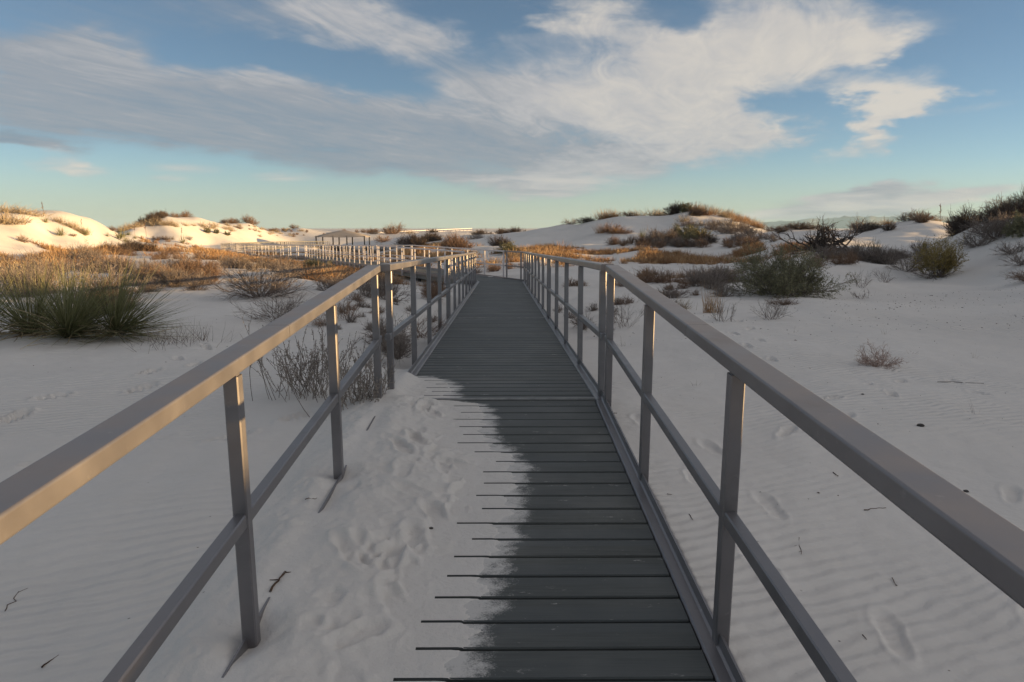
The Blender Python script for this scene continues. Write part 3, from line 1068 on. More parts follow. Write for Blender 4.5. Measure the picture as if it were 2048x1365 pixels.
# ---- yucca in the left foreground
yr = empty("yucca"); tag(yr, "large dark green yucca clump with spiky leaves on the left sand", "yucca")
yp = Plant(); ys_ = Plant()
for i, (cx_, cy_, n, L, tm, ln) in enumerate(((-.05, .0, 540, .92, 84, (.42, 0)), (-.62, .25, 380, .90, 74, (-.02, 0)), (.40, .18, 420, .97, 93, (.62, 0)), (-1.15, .1, 320, .94, 58, (-.12, 0)), (-.3, .55, 260, .86, 66, (0, 0)))):
    yucca_rosette(yp, 40 + i, (cx_, cy_, .02), n, L, .0043, tm, ln, .55)
    rg_ = np.random.default_rng(60 + i)
    P = grow(np.array([[cx_, cy_, .08]]) + rg_.normal(0, .05, (45, 3)), np.stack([rg_.normal(0, 1, 45), rg_.normal(0, 1, 45), rg_.uniform(-.15, .25, 45)], 1), rg_.uniform(.35, .8, 45), 5, rg_, .1, -.06)
    P[..., 2] = np.maximum(P[..., 2], .015)
    V, T, m = ribbons(P, rad(P, .008, .002), rg_); ys_.put(V, T, np.repeat(rg_.uniform(0, 1, 45), m))
link(bpy.data.objects.new("leaves", yp.mesh("leaves", M_YUCCA)), yr)
link(bpy.data.objects.new("dead_leaves", ys_.mesh("dead_leaves", M_STRAW)), yr)
place(yr, 150, 8.25, rz=0)

# ---- singular foreground plants
single("dry_weed", tuft(71, 150, .34, .42, .0022, 62, .0, .22, 5, (.35, .95)), M_GREY, "patch of thin grey dead weeds at the foot of the big yucca", "weed", 345, 7.95)
single("dry_weed", tuft(72, 14, .36, .2, .0035, 38, .0, .02, 5, (.3, .7)), M_GREY, "lone leaning grey sprig right of the big yucca", "weed", 405, 8.3, rz=1.0)


def sagebrush(seed, n, H, W, tone, tmax=32, leafn=16):
    rg = np.random.default_rng(seed); p = Plant()
    P = stems(rg, n, H, W, W * .17, k=6, tmin=2, tmax=tmax, wob=.07, up=.05, lmin=.55)
    V, T, m = tubes(P, rad(P, .0028, .0012)); p.put(V, T, np.repeat(rg.uniform(tone - .2, tone + .2, n), m))
    P2, _ = branch(P, 4, rg, .35, .3, .95, .12, .34, up=.1)
    V, T, m = tubes(P2, rad(P2, .0016, .0008)); p.put(V, T, np.repeat(rg.uniform(tone - .1, tone + .25, len(P2)), m))
    add_leaves(p, P, leafn, rg, .016, .0028, tone + .05, tone + .5, .3)
    add_leaves(p, P2, leafn // 2, rg, .014, .0026, tone + .05, tone + .5, .1)
    return p


single("dry_shrub", sagebrush(81, 72, .62, .80, .68, 44, 22), M_GREY, "grey upright dead shrub seen through the left railing, left clump of the pair", "shrub", 628, 5.35)
single("dry_shrub", sagebrush(82, 58, .56, .50, .68, 36, 22), M_GREY, "grey upright dead shrub touching the left railing posts beside the sand drift", "shrub", 722, 4.95)
single("dry_shrub", twig_bush(83, .62, 1.75, 60, 9, 5, .006, 84, .4, tone=.4), M_GREY, "broad dark grey twig bush behind the left handrail", "shrub", 522, 13.0)
single("dry_shrub", twig_bush(84, .42, 1.25, 42, 8, 5, .0035, 88, .45, tone=.55), M_GREY, "low pale grey twig bush just above the left handrail", "shrub", 562, 10.4)
single("dry_shrub", twig_bush(85, .30, .9, 22, 7, 4, .0034, 86, .5, tone=.45), M_BROWN, "low brown twiggy bush seen between left posts", "shrub", 690, 10.6)
single("dry_shrub", twig_bush(86, .34, 1.0, 22, 7, 4, .0034, 86, .5, tone=.4), M_BROWN, "reddish brown dead bush hugging the left side of the deck beyond the first joint", "shrub", 840, 9.6)
single("dry_shrub", twig_bush(87, .5, 1.0, 34, 8, 4, .0045, 80, .45, tone=.4), M_GREY, "grey twig bush between left posts where the sand meets the plain", "shrub", 775, 13.5)

# green rabbitbrush on the right
def bush_thing(name, label, cat, st, fo, m1, m2, px, dh, rz=0.0, s=1.0, group=None):
    r = empty(name); tag(r, label, cat, group)
    link(bpy.data.objects.new("stems", st.mesh("stems", m1)), r)
    link(bpy.data.objects.new("foliage", fo.mesh("foliage", m2)), r)
    place(r, px, dh, rz=rz, s=s)
    return r


st, fo = leafy_bush(91, .92, 2.45, 120, 11, 8, .045, .15, .85, 87, .006, 3, .0042)
bush_thing("rabbitbrush", "large dark green bush with spreading base on the right sand", "bush", st, fo, M_GREY, M_SAGE, 1560, 15.6)
st, fo = leafy_bush(92, .98, 1.45, 75, 11, 9, .035, .15, .9, 52, .006, 3, .0040)
bush_thing("rabbitbrush", "rounded ochre topped bush on the right, skirt of bare twigs around its foot", "bush", st, fo, M_GREY, M_YELLOW, 1872, 20.0)
single("dry_shrub", twig_bush(93, .16, 2.0, 50, 6, 3, .006, 90, .3, up=-.01, tone=.35), M_GREY, "flat skirt of dead twigs under the ochre topped bush", "shrub", 1878, 19.9)
single("dry_shrub", twig_bush(94, .75, 1.35, 46, 9, 5, .0045, 76, .4, tone=.6), M_GREY, "pale grey twig bush leaning on the left of the ochre topped bush", "shrub", 1815, 21.2)
single("grass_tuft", tuft(95, 150, .78, .5, .0045, 42, -.02, .16, 5, (.45, 1)), M_TAN, "golden grass plume rising behind the large dark green bush", "grass", 1588, 16.4, sz=1.62)
single("grass_tuft", tuft(96, 90, .60, .13, .0035, 16, .0, .07, 5, (.3, .75), True), M_ORANGE, "upright russet grass clump standing alone right of the handrail", "grass", 1422, 12.1)
single("dry_shrub", twig_bush(97, .46, .42, 16, 5, 3, .0032, 48, .35, tone=.5), M_GREY, "small bare grey shrub in front of the upright russet clump", "shrub", 1447, 10.9)
single("dry_shrub", twig_bush(98, .34, .85, 22, 6, 4, .003, 70, .4, tone=.55), M_GREY, "low sparse grey shrub below the dark reddish mat", "shrub", 1543, 11.3)
single("dry_shrub", twig_bush(99, .16, .58, 46, 9, 5, .003, 86, .6, tone=.4), M_BROWN, "flat dark reddish mat of twigs below the large dark green bush", "shrub", 1566, 13.1)
single("dry_shrub", twig_bush(100, .17, .75, 44, 9, 5, .003, 86, .6, tone=.35), M_BROWN, "dark reddish mat of twigs seen above the right handrail bend", "shrub", 1252, 14.3)
def tumbleweed():
    rg = np.random.default_rng(101); p = Plant()
    P0 = stems(rg, 60, .36, .44, .025, k=6, tmax=96, wob=.2, up=.02, lmin=.85)
    V, T, m = tubes(P0, rad(P0, .0030, .0018)); p.put(V, T, np.repeat(rg.uniform(.55, .8, 60), m))
    P1_, _ = branch(P0, 12, rg, .75, .3, 1.0, .14, .32, k=4, wob=.28, up=.02)
    V, T, m = tubes(P1_, rad(P1_, .0016, .0009)); p.put(V, T, np.repeat(rg.uniform(.6, 1, len(P1_)), m))
    P2, _ = branch(P1_, 4, rg, .8, .2, 1.0, .25, .6, k=3, wob=.3)
    V, T, m = ribbons(P2, rad(P2, .0011, .0008), rg); p.put(V, T, np.repeat(rg.uniform(.7, 1, len(P2)), m))
    return p


M_PINK = plant_material("pinkish_dry_twigs", [(0, (.16, .11, .095)), (.6, (.36, .26, .22)), (1, (.52, .41, .36))])
single("tumbleweed", tumbleweed(), M_PINK, "round dry pinkish tumbleweed alone on the open right sand", "tumbleweed", 1758, 7.65)
single("dry_shrub", twig_bush(102, .48, .75, 18, 5, 3, .0026, 50, .35, tone=.55), M_GREY, "thin bare stems behind the right railing nearest the second post", "shrub", 1250, 10.9)
single("dry_shrub", twig_bush(103, .55, .5, 16, 5, 3, .003, 44, .35, tone=.5), M_GREY, "bare grey shrub left of the pair standing before the ochre bush", "shrub", 1722, 17.2)
single("dry_shrub", twig_bush(104, .5, .55, 18, 5, 3, .003, 50, .35, tone=.55), M_GREY, "bare grey shrub right of the pair standing before the ochre bush", "shrub", 1768, 18.6)
single("dry_shrub", twig_bush(105, .3, .45, 14, 5, 3, .003, 60, .35, tone=.5), M_GREY, "tiny bare shrub below the two grey shrubs on the right", "shrub", 1725, 15.4)

# dead branches heap
def dead_heap():
    rg = np.random.default_rng(120); p = Plant()
    P0 = stems(rg, 46, 1.25, 3.4, .35, k=7, tmin=20, tmax=80, wob=.22, up=-.03, lmin=.6)
    V, T, m = tubes(P0, rad(P0, .035, .012), 5); p.put(V, T, np.repeat(rg.uniform(.1, .6, len(P0)), m))
    P1_, _ = branch(P0, 5, rg, .55, .25, .95, .25, .5, k=5, wob=.22, up=.0)
    V, T, m = tubes(P1_, rad(P1_, .016, .005), 4); p.put(V, T, np.repeat(rg.uniform(.1, .7, len(P1_)), m))
    P2, _ = branch(P1_, 5, rg, .6, .2, .95, .3, .6, k=4, wob=.2)
    V, T, m = tubes(P2, rad(P2, .006, .002)); p.put(V, T, np.repeat(rg.uniform(.2, .9, len(P2)), m))
    return p
single("dead_bush", dead_heap(), M_DARK, "tangled heap of bare black branches behind the large dark green bush", "bush", 1640, 27.5)

# ---- prototypes for the plants that repeat
PROTO = {}
def proto(key, maker, mat, n=3):
    PROTO[key] = [maker(i).mesh(key, mat) for i in range(n)]
proto("grey", lambda i: twig_bush(200 + i, .6, 1.0, 40, 8, 5, .0065, 78, .45, tone=.45), M_GREY, 4)
proto("brown", lambda i: twig_bush(210 + i, .6, 1.0, 44, 8, 5, .0065, 76, .42, tone=.5), M_BROWN, 4)
proto("dark", lambda i: twig_bush(220 + i, .6, 1.0, 60, 9, 5, .0075, 76, .45, tone=.35), M_DARK, 3)
proto("ember", lambda i: tuft(230 + i, 190, .55, .55, .0065, 62, -.04, .17, 4, (.15, .85)), M_ORANGE, 4)
proto("tan", lambda i: tuft(240 + i, 170, .5, .6, .0065, 66, -.05, .2, 4, (.2, .9)), M_TAN, 4)
proto("yucca", lambda i: yucca_small(250 + i), M_YUCCA, 3)
proto("stalk", lambda i: stalk(260 + i), M_BROWN, 3)
def sagep(i):
    st, fo = leafy_bush(270 + i, .6, 1.0, 46, 9, 7, .05, .1, .7, 78, .006, 2, .006)
    fo.V += st.V; fo.T += [t + fo.n for t in st.T]; fo.t += [t * .4 for t in st.t]
    # st indices were local to st; they stay valid after the shift above
    return fo
proto("sage", sagep, M_SAGE, 3)
NAME = {"grey": "dry_shrub", "brown": "brown_bush", "dark": "dark_bush", "ember": "grass_tuft", "tan": "grass_tuft", "yucca": "small_yucca", "stalk": "yucca_stalk", "sage": "green_bush"}
CAT = {"grey": "shrub", "brown": "bush", "dark": "bush", "ember": "grass", "tan": "grass", "yucca": "yucca", "stalk": "flower stalk", "sage": "bush"}
DESC = {"grey": "grey twig shrub", "brown": "brown bush", "dark": "dark bush", "ember": "russet grass tuft", "tan": "tan grass tuft", "yucca": "small green yucca", "stalk": "tall dry yucca stalk", "sage": "grey green bush"}
ORD = "first second third fourth fifth sixth seventh eighth ninth tenth eleventh twelfth thirteenth fourteenth fifteenth sixteenth seventeenth eighteenth nineteenth twentieth".split()
ORD += ["twenty-" + w for w in ORD[:9]] + ["thirtieth"] + ["thirty-" + w for w in ORD[:9]] + ["fortieth"] + ["forty-" + w for w in ORD[:9]] + ["fiftieth"] + ["fifty-" + w for w in ORD[:9]] + ["sixtieth"]
PLACED = {}


def slope_depth(px, py, d0, d1):
    """depth at which the sand seen at this photo column reaches row py (the crest if it never does)"""
    dh = np.linspace(d0, d1, 160)
    xy = np.array([spot(px, q) for q in dh])
    P = np.stack([xy[:, 0], xy[:, 1], ground_z(xy[:, 0], xy[:, 1])], 1) - CAM
    row = 682.5 - (P @ cam_u) / (P @ cam_f) * F
    ok = np.nonzero(row <= py)[0]
    return float(dh[ok[0]] if len(ok) else dh[np.argmin(row)])


def put(kind, px, dh, h, w=None, where="", py=None):
    """queue one plant: h / w in metres; where = the landmark it grows on"""
    if py is not None:
        dh = slope_depth(px, py, dh * .72, dh * 1.3)
    PLACED.setdefault((kind, where), []).append((px, dh, h, w if w else h * 1.6))


def run(kind, line, n, hlo, hhi, where, jit=(8, 1.0), wr=1.5):
    for i in range(n):
        t = (i + random.uniform(.2, .8)) / n * (len(line) - 1); k = min(int(t), len(line) - 2); t -= k
        px = line[k][0] * (1 - t) + line[k + 1][0] * t + random.gauss(0, jit[0]); dh = line[k][1] * (1 - t) + line[k + 1][1] * t + random.gauss(0, jit[1])
        h = random.uniform(hlo, hhi)
        py = None
        if len(line[k]) > 2:
            py = line[k][2] * (1 - t) + line[k + 1][2] * t + random.gauss(0, jit[1] * .8)
        put(kind, px, dh, h, h * wr * random.uniform(.8, 1.3), where, py)


LD = "along the near left dune"; L2 = "along the second left dune"; RD = "on the crest of the right dune"; RF = "on the shaded face of the right dune"
RS = "on the steep bank at the right edge"; RH = "on the hollow sand right of the black branches"; PL = "on the left plain"; PR_ = "on the plain right of the boardwalk"
CF = "on the far sand beyond the bend"; NL = "beside the left railing"; RU = "at the foot of the right dune"
# left dune
for px, dh, h, w, py in ((-6, 48, .95, 2.6, 425), (22, 50, .75, 2.2, 425), (50, 51.5, .65, 2.0, 428), (74, 53, .5, 1.8, 432), (18, 47, 1.1, 2.2, 448), (45, 48, .45, 1.4, 446), (5, 46, .9, 1.8, 446)):
    put("tan", px, dh, h, w, LD, py)
run("tan", [(112, 54, 444), (150, 56, 457), (176, 57, 470)], 9, .4, .7, LD, (3, .8))
put("brown", 47, 44, .5, .9, LD, 485); put("brown", 146, 53, .3, .6, LD, 474); put("brown", 225, 61, .45, .9, LD, 462)
for px, py, h in ((95, 448, .5), (124, 474, .7), (171, 472, .7), (239, 480, .8), (246, 476, .7), (216, 474, .35), (257, 470, .6), (270, 478, .45), (252, 485, .6)):
    put("yucca", px, 44 + px * .075, h, h * 1.7, LD, py)
for px, py, h in ((93, 434, 1.0), (165, 460, .8), (270, 470, .9)):
    put("stalk", px, 45 + px * .075, h, h, LD, py)
run("grey", [(300, 86, 480), (370, 100, 482)], 6, .4, .8, L2); put("yucca", 365, 99, .9, 1.4, L2, 488); put("stalk", 363, 98, 1.3, 1.3, L2, 480); put("stalk", 293, 85, 1.6, 1.6, L2, 474)
run("tan", [(236, 74, 466), (285, 83, 450)], 8, .7, 1.0, L2, (4, 1)); run("dark", [(293, 85, 448), (330, 92, 432)], 6, .8, 1.2, L2, (4, 1))
run("brown", [(318, 90, 434), (350, 96, 434), (380, 102, 434)], 7, .7, 1.1, L2, (4, 1)); run("tan", [(306, 87, 450), (350, 96, 453)], 7, .7, 1.1, L2, (6, 1)); run("dark", [(298, 86, 446), (318, 90, 448)], 3, .7, .9, L2, (4, 1))
run("brown", [(440, 113, 440), (475, 120, 440)], 5, .8, 1.2, L2, (4, 1)); put("brown", 497, 124, 1.5, 2.6, L2, 440); put("brown", 506, 125, 1.3, 2.2, L2, 440); put("brown", 552, 134, .8, 1.6, L2, 440); put("brown", 588, 141, 1.0, 2.2, L2, 445)
run("tan", [(385, 102, 452), (420, 109, 456), (460, 117, 460)], 10, .5, .9, L2, (10, 3)); run("tan", [(460, 117, 456), (540, 132, 460), (600, 143, 464)], 16, .4, .8, L2, (10, 4)); run("sage", [(430, 111, 466), (455, 116, 472)], 3, .6, .8, L2)
run("brown", [(480, 120, 455), (560, 136, 465), (640, 151, 470)], 14, .3, .7, L2, (10, 4)); run("tan", [(520, 128, 470), (580, 140, 474)], 8, .35, .7, L2, (10, 3))
# far centre
put("brown", 790, 150, 2.6, 5.0, CF); put("brown", 775, 152, 1.8, 3.6, CF); put("brown", 745, 150, 1.5, 3.2, CF); put("tan", 820, 155, 1.2, 3.0, CF); put("dark", 866, 168, 1.2, 2.4, CF)
run("brown", [(690, 165), (760, 170)], 5, .8, 1.3, CF); run("dark", [(805, 92), (840, 80), (880, 100)], 7, .9, 1.7, CF, (8, 3))
put("dark", 834, 66, 1.3, 2.0, CF); put("dark", 845, 66, 1.0, 1.6, CF); put("brown", 765, 120, 1.5, 2.8, CF)
put("brown", 910, 52, 1.25, 1.9, CF); put("brown", 898, 53, .95, 1.5, CF); put("brown", 922, 52.5, 1.0, 1.6, CF); put("brown", 911, 58, 1.3, 1.9, CF)
put("dark", 997, 60, 1.05, 1.8, CF); put("dark", 1008, 60, .75, 1.4, CF); put("grey", 955, 85, .8, 1.6, CF); put("grey", 945, 75, .7, 1.2, CF); put("dark", 960, 110, 1.0, 3.0, CF)
run("dark", [(975, 105), (1040, 98)], 9, .6, 1.1, CF, (8, 3)); run("grey", [(740, 95), (800, 85)], 8, .6, 1.1, CF, (10, 3)); run("dark", [(640, 104), (735, 100)], 8, .5, 1.0, CF, (8, 3))
run("grey", [(680, 72), (760, 70)], 5, .5, .8, CF)
# right dune (photo column, row, height, width)
for k, px, py, h, w in (("grey", 1140, 440, .7, 2.0), ("grey", 1165, 435, .7, 1.8), ("dark", 1176, 436, .6, 1.6), ("ember", 1206, 434, 1.0, 2.0), ("ember", 1216, 433, 1.2, 2.2), ("ember", 1228, 434, .9, 1.8),
                        ("brown", 1256, 432, .6, 2.0), ("tan", 1270, 432, .85, 2.0), ("tan", 1308, 430, 1.0, 2.2), ("tan", 1320, 430, .95, 1.9), ("dark", 1340, 428, 1.0, 2.0), ("dark", 1356, 420, 1.1, 2.2), ("sage", 1368, 418, 1.0, 1.8),
                        ("ember", 1382, 418, 1.0, 1.9), ("tan", 1394, 418, 1.0, 1.9), ("dark", 1396, 432, .9, 1.8), ("ember", 1410, 430, 1.1, 2.2), ("tan", 1422, 428, 1.0, 1.9), ("tan", 1446, 430, .9, 1.6), ("ember", 1460, 436, .9, 1.8), ("dark", 1384, 432, .7, 1.5)):
    put(k, px, 74, h, w, RD, py)
run("tan", [(1440, 69, 432), (1480, 67, 440), (1520, 64, 455)], 14, .5, .9, RD, (5, 1.5)); run("ember", [(1465, 68, 440), (1500, 66, 450), (1520, 64, 457)], 9, .5, .9, RD, (5, 1.5))
put("ember", 1207, 66, 1.0, 1.6, RF, 466); put("brown", 1222, 66, 1.05, 1.9, RF, 466); put("ember", 1236, 66, .85, 1.8, RF, 467); put("brown", 1248, 66, .5, 1.5, RF, 468)
run("brown", [(1220, 56, 492), (1260, 56, 490), (1300, 56, 490)], 8, .5, .75, RF, (5, 1.5)); run("grey", [(1300, 58, 486), (1345, 58, 486)], 8, .7, 1.1, RF, (6, 2)); put("sage", 1362, 58, 1.2, 1.7, RF, 482); put("sage", 1354, 58, .9, 1.5, RF, 483); put("sage", 1383, 60, .9, 1.2, RF, 470)
put("sage", 1398, 57, 1.0, 2.0, RF, 484); put("dark", 1408, 56, .7, 1.7, RF, 487); put("tan", 1368, 66, .9, 1.4, RF, 444); put("grey", 1420, 64, .75, 1.5, RF, 460); put("tan", 1400, 66, .7, 1.9, RF, 452); put("brown", 1375, 66, .5, 2.0, RF, 452)
run("grey", [(1430, 62, 462), (1475, 60, 468), (1500, 58, 470)], 9, .65, 1.1, RF, (8, 3)); put("yucca", 1285, 62, .8, 1.1, RF, 478); put("tan", 1436, 66, .7, 1.6, RF, 450); put("tan", 1460, 65, .7, 1.5, RF, 452)
run("grey", [(1430, 50, 484), (1500, 50, 484), (1540, 50, 482)], 12, .4, .75, RU, (12, 3)); run("grey", [(1310, 46, 494), (1400, 46, 492)], 10, .4, .75, RU, (12, 2)); run("brown", [(1240, 44, 497), (1420, 44, 495), (1500, 44, 492)], 12, .4, .7, RU, (14, 2))
# right hollow and skyline
for k, px, dh, h, w in (("brown", 1722, 49, .8, 2.0), ("dark", 1735, 48, .6, 1.6), ("ember", 1770, 51.5, .55, 1.5), ("grey", 1712, 48, .8, 1.8), ("dark", 1775, 44, .7, .9), ("grey", 1808, 47.5, .6, 1.4), ("grey", 1826, 47, .8, 1.6), ("brown", 1845, 47.5, .7, 1.6), ("tan", 1865, 48, .3, 1.2), ("dark", 1840, 45, .6, 1.0),
                        ("dark", 1650, 60, .7, 2.2), ("brown", 1620, 62, .8, 2.6), ("brown", 1580, 58, .7, 2.2), ("dark", 1600, 52, .6, 2.4), ("dark", 1560, 50, .5, 1.2), ("grey", 1545, 55, .5, 1.6)):
    put(k, px, dh, h, w, RH)
run("grey", [(1640, 24), (1720, 24.5), (1790, 24)], 14, .4, .65, RH, (10, .8)); run("brown", [(1620, 22), (1700, 24)], 6, .35, .55, RH, (10, .8)); put("yucca", 1710, 27, .5, .7, RH); put("yucca", 1748, 27.5, .6, .7, RH)
run("grey", [(1790, 25), (1850, 23.5)], 5, .3, .5, RH, (8, .8)); put("stalk", 1877, 50, 1.3, 1.3, RH); put("stalk", 1950, 40, 1.2, 1.2, RS)
# right bank
for k, px, dh, h, w in (("dark", 1915, 27, .85, 1.1), ("dark", 1930, 26.6, .8, 1.1), ("dark", 1905, 26.5, .6, 1.0), ("brown", 1990, 25.6, .75, 1.2), ("brown", 2003, 25.4, .65, 1.0), ("dark", 2030, 25, .7, 1.2), ("dark", 2050, 24.5, .9, 1.4), ("dark", 2075, 24.5, .9, 1.4),
                        ("grey", 1965, 23.5, .7, 1.4), ("grey", 1985, 22.4, .7, 1.4), ("dark", 1975, 24.4, .6, 1.2), ("grey", 1950, 22.5, .55, 1.2), ("grey", 2005, 23, .6, 1.2), ("sage", 2042, 21.3, .7, 1.0), ("dark", 2010, 24.2, .6, 1.2), ("grey", 2030, 22, .6, 1.2), ("grey", 2045, 18, .4, .9), ("grey", 2020, 20, .4, .9), ("brown", 2058, 16.2, .3, .9)):
    put(k, px, dh, h, w, RS)
# left plain
run("grey", [(255, 15.2), (330, 15.0), (410, 15.8)], 12, .32, .5, PL, (8, .6)); run("brown", [(270, 16.4), (370, 16.8), (435, 18)], 11, .35, .55, PL, (8, .8)); run("grey", [(270, 18.5), (400, 19.5)], 7, .35, .5, PL, (8, .8)); put("dark", 232, 11.2, .5, 1.0, PL); put("dark", 215, 10.8, .45, .9, PL); put("grey", 200, 12.5, .7, 1.3, PL)
run("dark", [(200, 33), (300, 32)], 8, .35, .6, PL, (10, 1)); run("tan", [(-10, 15), (50, 17), (110, 19)], 6, .4, .6, PL, (14, 1.5)); run("grey", [(0, 13.5), (120, 14.5)], 5, .5, .7, PL, (14, .8)); run("ember", [(100, 22), (180, 25), (230, 28)], 8, .4, .7, PL, (14, 1.5)); run("grey", [(150, 20), (250, 21)], 6, .4, .7, PL, (14, 1.5))
run("brown", [(240, 26), (400, 27)], 9, .25, .45, PL, (14, 1.5)); run("grey", [(440, 22), (520, 20), (600, 20)], 12, .35, .52, PL, (12, 1)); run("grey", [(560, 18), (640, 19), (700, 20)], 10, .3, .45, PL, (10, 1)); run("ember", [(630, 18), (660, 18)], 3, .4, .55, PL, (8, .5))
run("brown", [(580, 24), (680, 24), (780, 24)], 14, .3, .5, PL, (12, 1.5)); run("sage", [(600, 27), (660, 26)], 4, .35, .5, PL, (10, 1))
run("grey", [(640, 14), (720, 15), (800, 16)], 8, .2, .4, NL, (14, 1)); run("brown", [(860, 17), (880, 21)], 6, .3, .5, NL, (10, 1)); run("grey", [(770, 9), (800, 8)], 4, .2, .35, NL, (8, .5))
# right of the walk
run("brown", [(1130, 21), (1180, 20), (1250, 19)], 6, .2, .36, PR_, (12, 1)); run("grey", [(1130, 12), (1180, 12.5), (1240, 13)], 5, .14, .26, PR_, (10, 1)); run("brown", [(1280, 19.5), (1380, 19.5), (1440, 20)], 10, .35, .55, PR_, (12, .7)); run("grey", [(1390, 17.5), (1440, 18), (1470, 19)], 6, .4, .6, PR_, (10, .7))
run("brown", [(960, 31), (1040, 31)], 7, .25, .4, PR_, (10, 1)); put("sage", 1015, 45, .8, 1.6, PR_); put("ember", 1120, 43, .9, 1.5, PR_); put("grey", 1450, 15.5, .4, .7, PR_); put("grey", 1345, 15.2, .3, .8, PR_); put("grey", 1330, 12.7, .25, .7, PR_)
put("tan", 1362, 12.9, .25, .35, PR_)
run("grey", [(1090, 13.5), (1160, 10.5), (1240, 9.6)], 6, .1, .2, PR_, (14, .8)); run("brown", [(1290, 15.5), (1400, 16)], 7, .12, .25, PR_, (16, 1))
run("grey", [(640, 9.5), (740, 10.5), (850, 12)], 12, .08, .18, NL, (22, 1.4)); run("brown", [(660, 12), (800, 13)], 6, .1, .2, NL, (20, 1.2))

for (kind, where), L_ in PLACED.items():
    L_.sort()
    for i, (px, dh, h, w) in enumerate(L_):
        o = bpy.data.objects.new(NAME[kind], random.choice(PROTO[kind]))
        link(o)
        base_h = {"grey": .6, "brown": .6, "dark": .6, "ember": .5, "tan": .45, "yucca": .42, "stalk": 1.2, "sage": .6}[kind]
        base_w = {"grey": 1.0, "brown": 1.0, "dark": 1.0, "ember": .9, "tan": .9, "yucca": .85, "stalk": 1.2, "sage": 1.0}[kind]
        place(o, px, dh, s=w / base_w, sz=h / base_h)
        lab = ("%s %s" % (DESC[kind], where)) if len(L_) == 1 else "%s %s from the left %s" % (ORD[i], DESC[kind], where)
        tag(o, lab, CAT[kind], "%ss %s" % (DESC[kind], where))

# small sprouts on the open sand
for i, (px, py_d, lab) in enumerate(((1825, 8.4, "thin pale grass sprout right of the tumbleweed"), (1953, 8.3, "pale grass sprig far right of the tumbleweed"), (1950, 5.4, "tiny dark sprout on the lower right sand"),
                                    (1395, 6.4, "tiny dead sprig on the sand between right posts"), (1245, 9.2, "single dry twig sprout behind the right railing"), (1770, 9.9, "small dry sprout behind the tumbleweed"),
                                    (1675, 9.3, "faint dry sprout left behind the tumbleweed"), (1590, 10.1, "dry grass sprig on the middle right sand"))):
    single("sprout", tuft(300 + i, 12, .13 + .05 * (i % 3), .1, .0016, 55, 0, .012, 4, (.2, .8)), M_TAN if i < 2 or i > 4 else M_GREY, lab, "sprout", px, py_d)


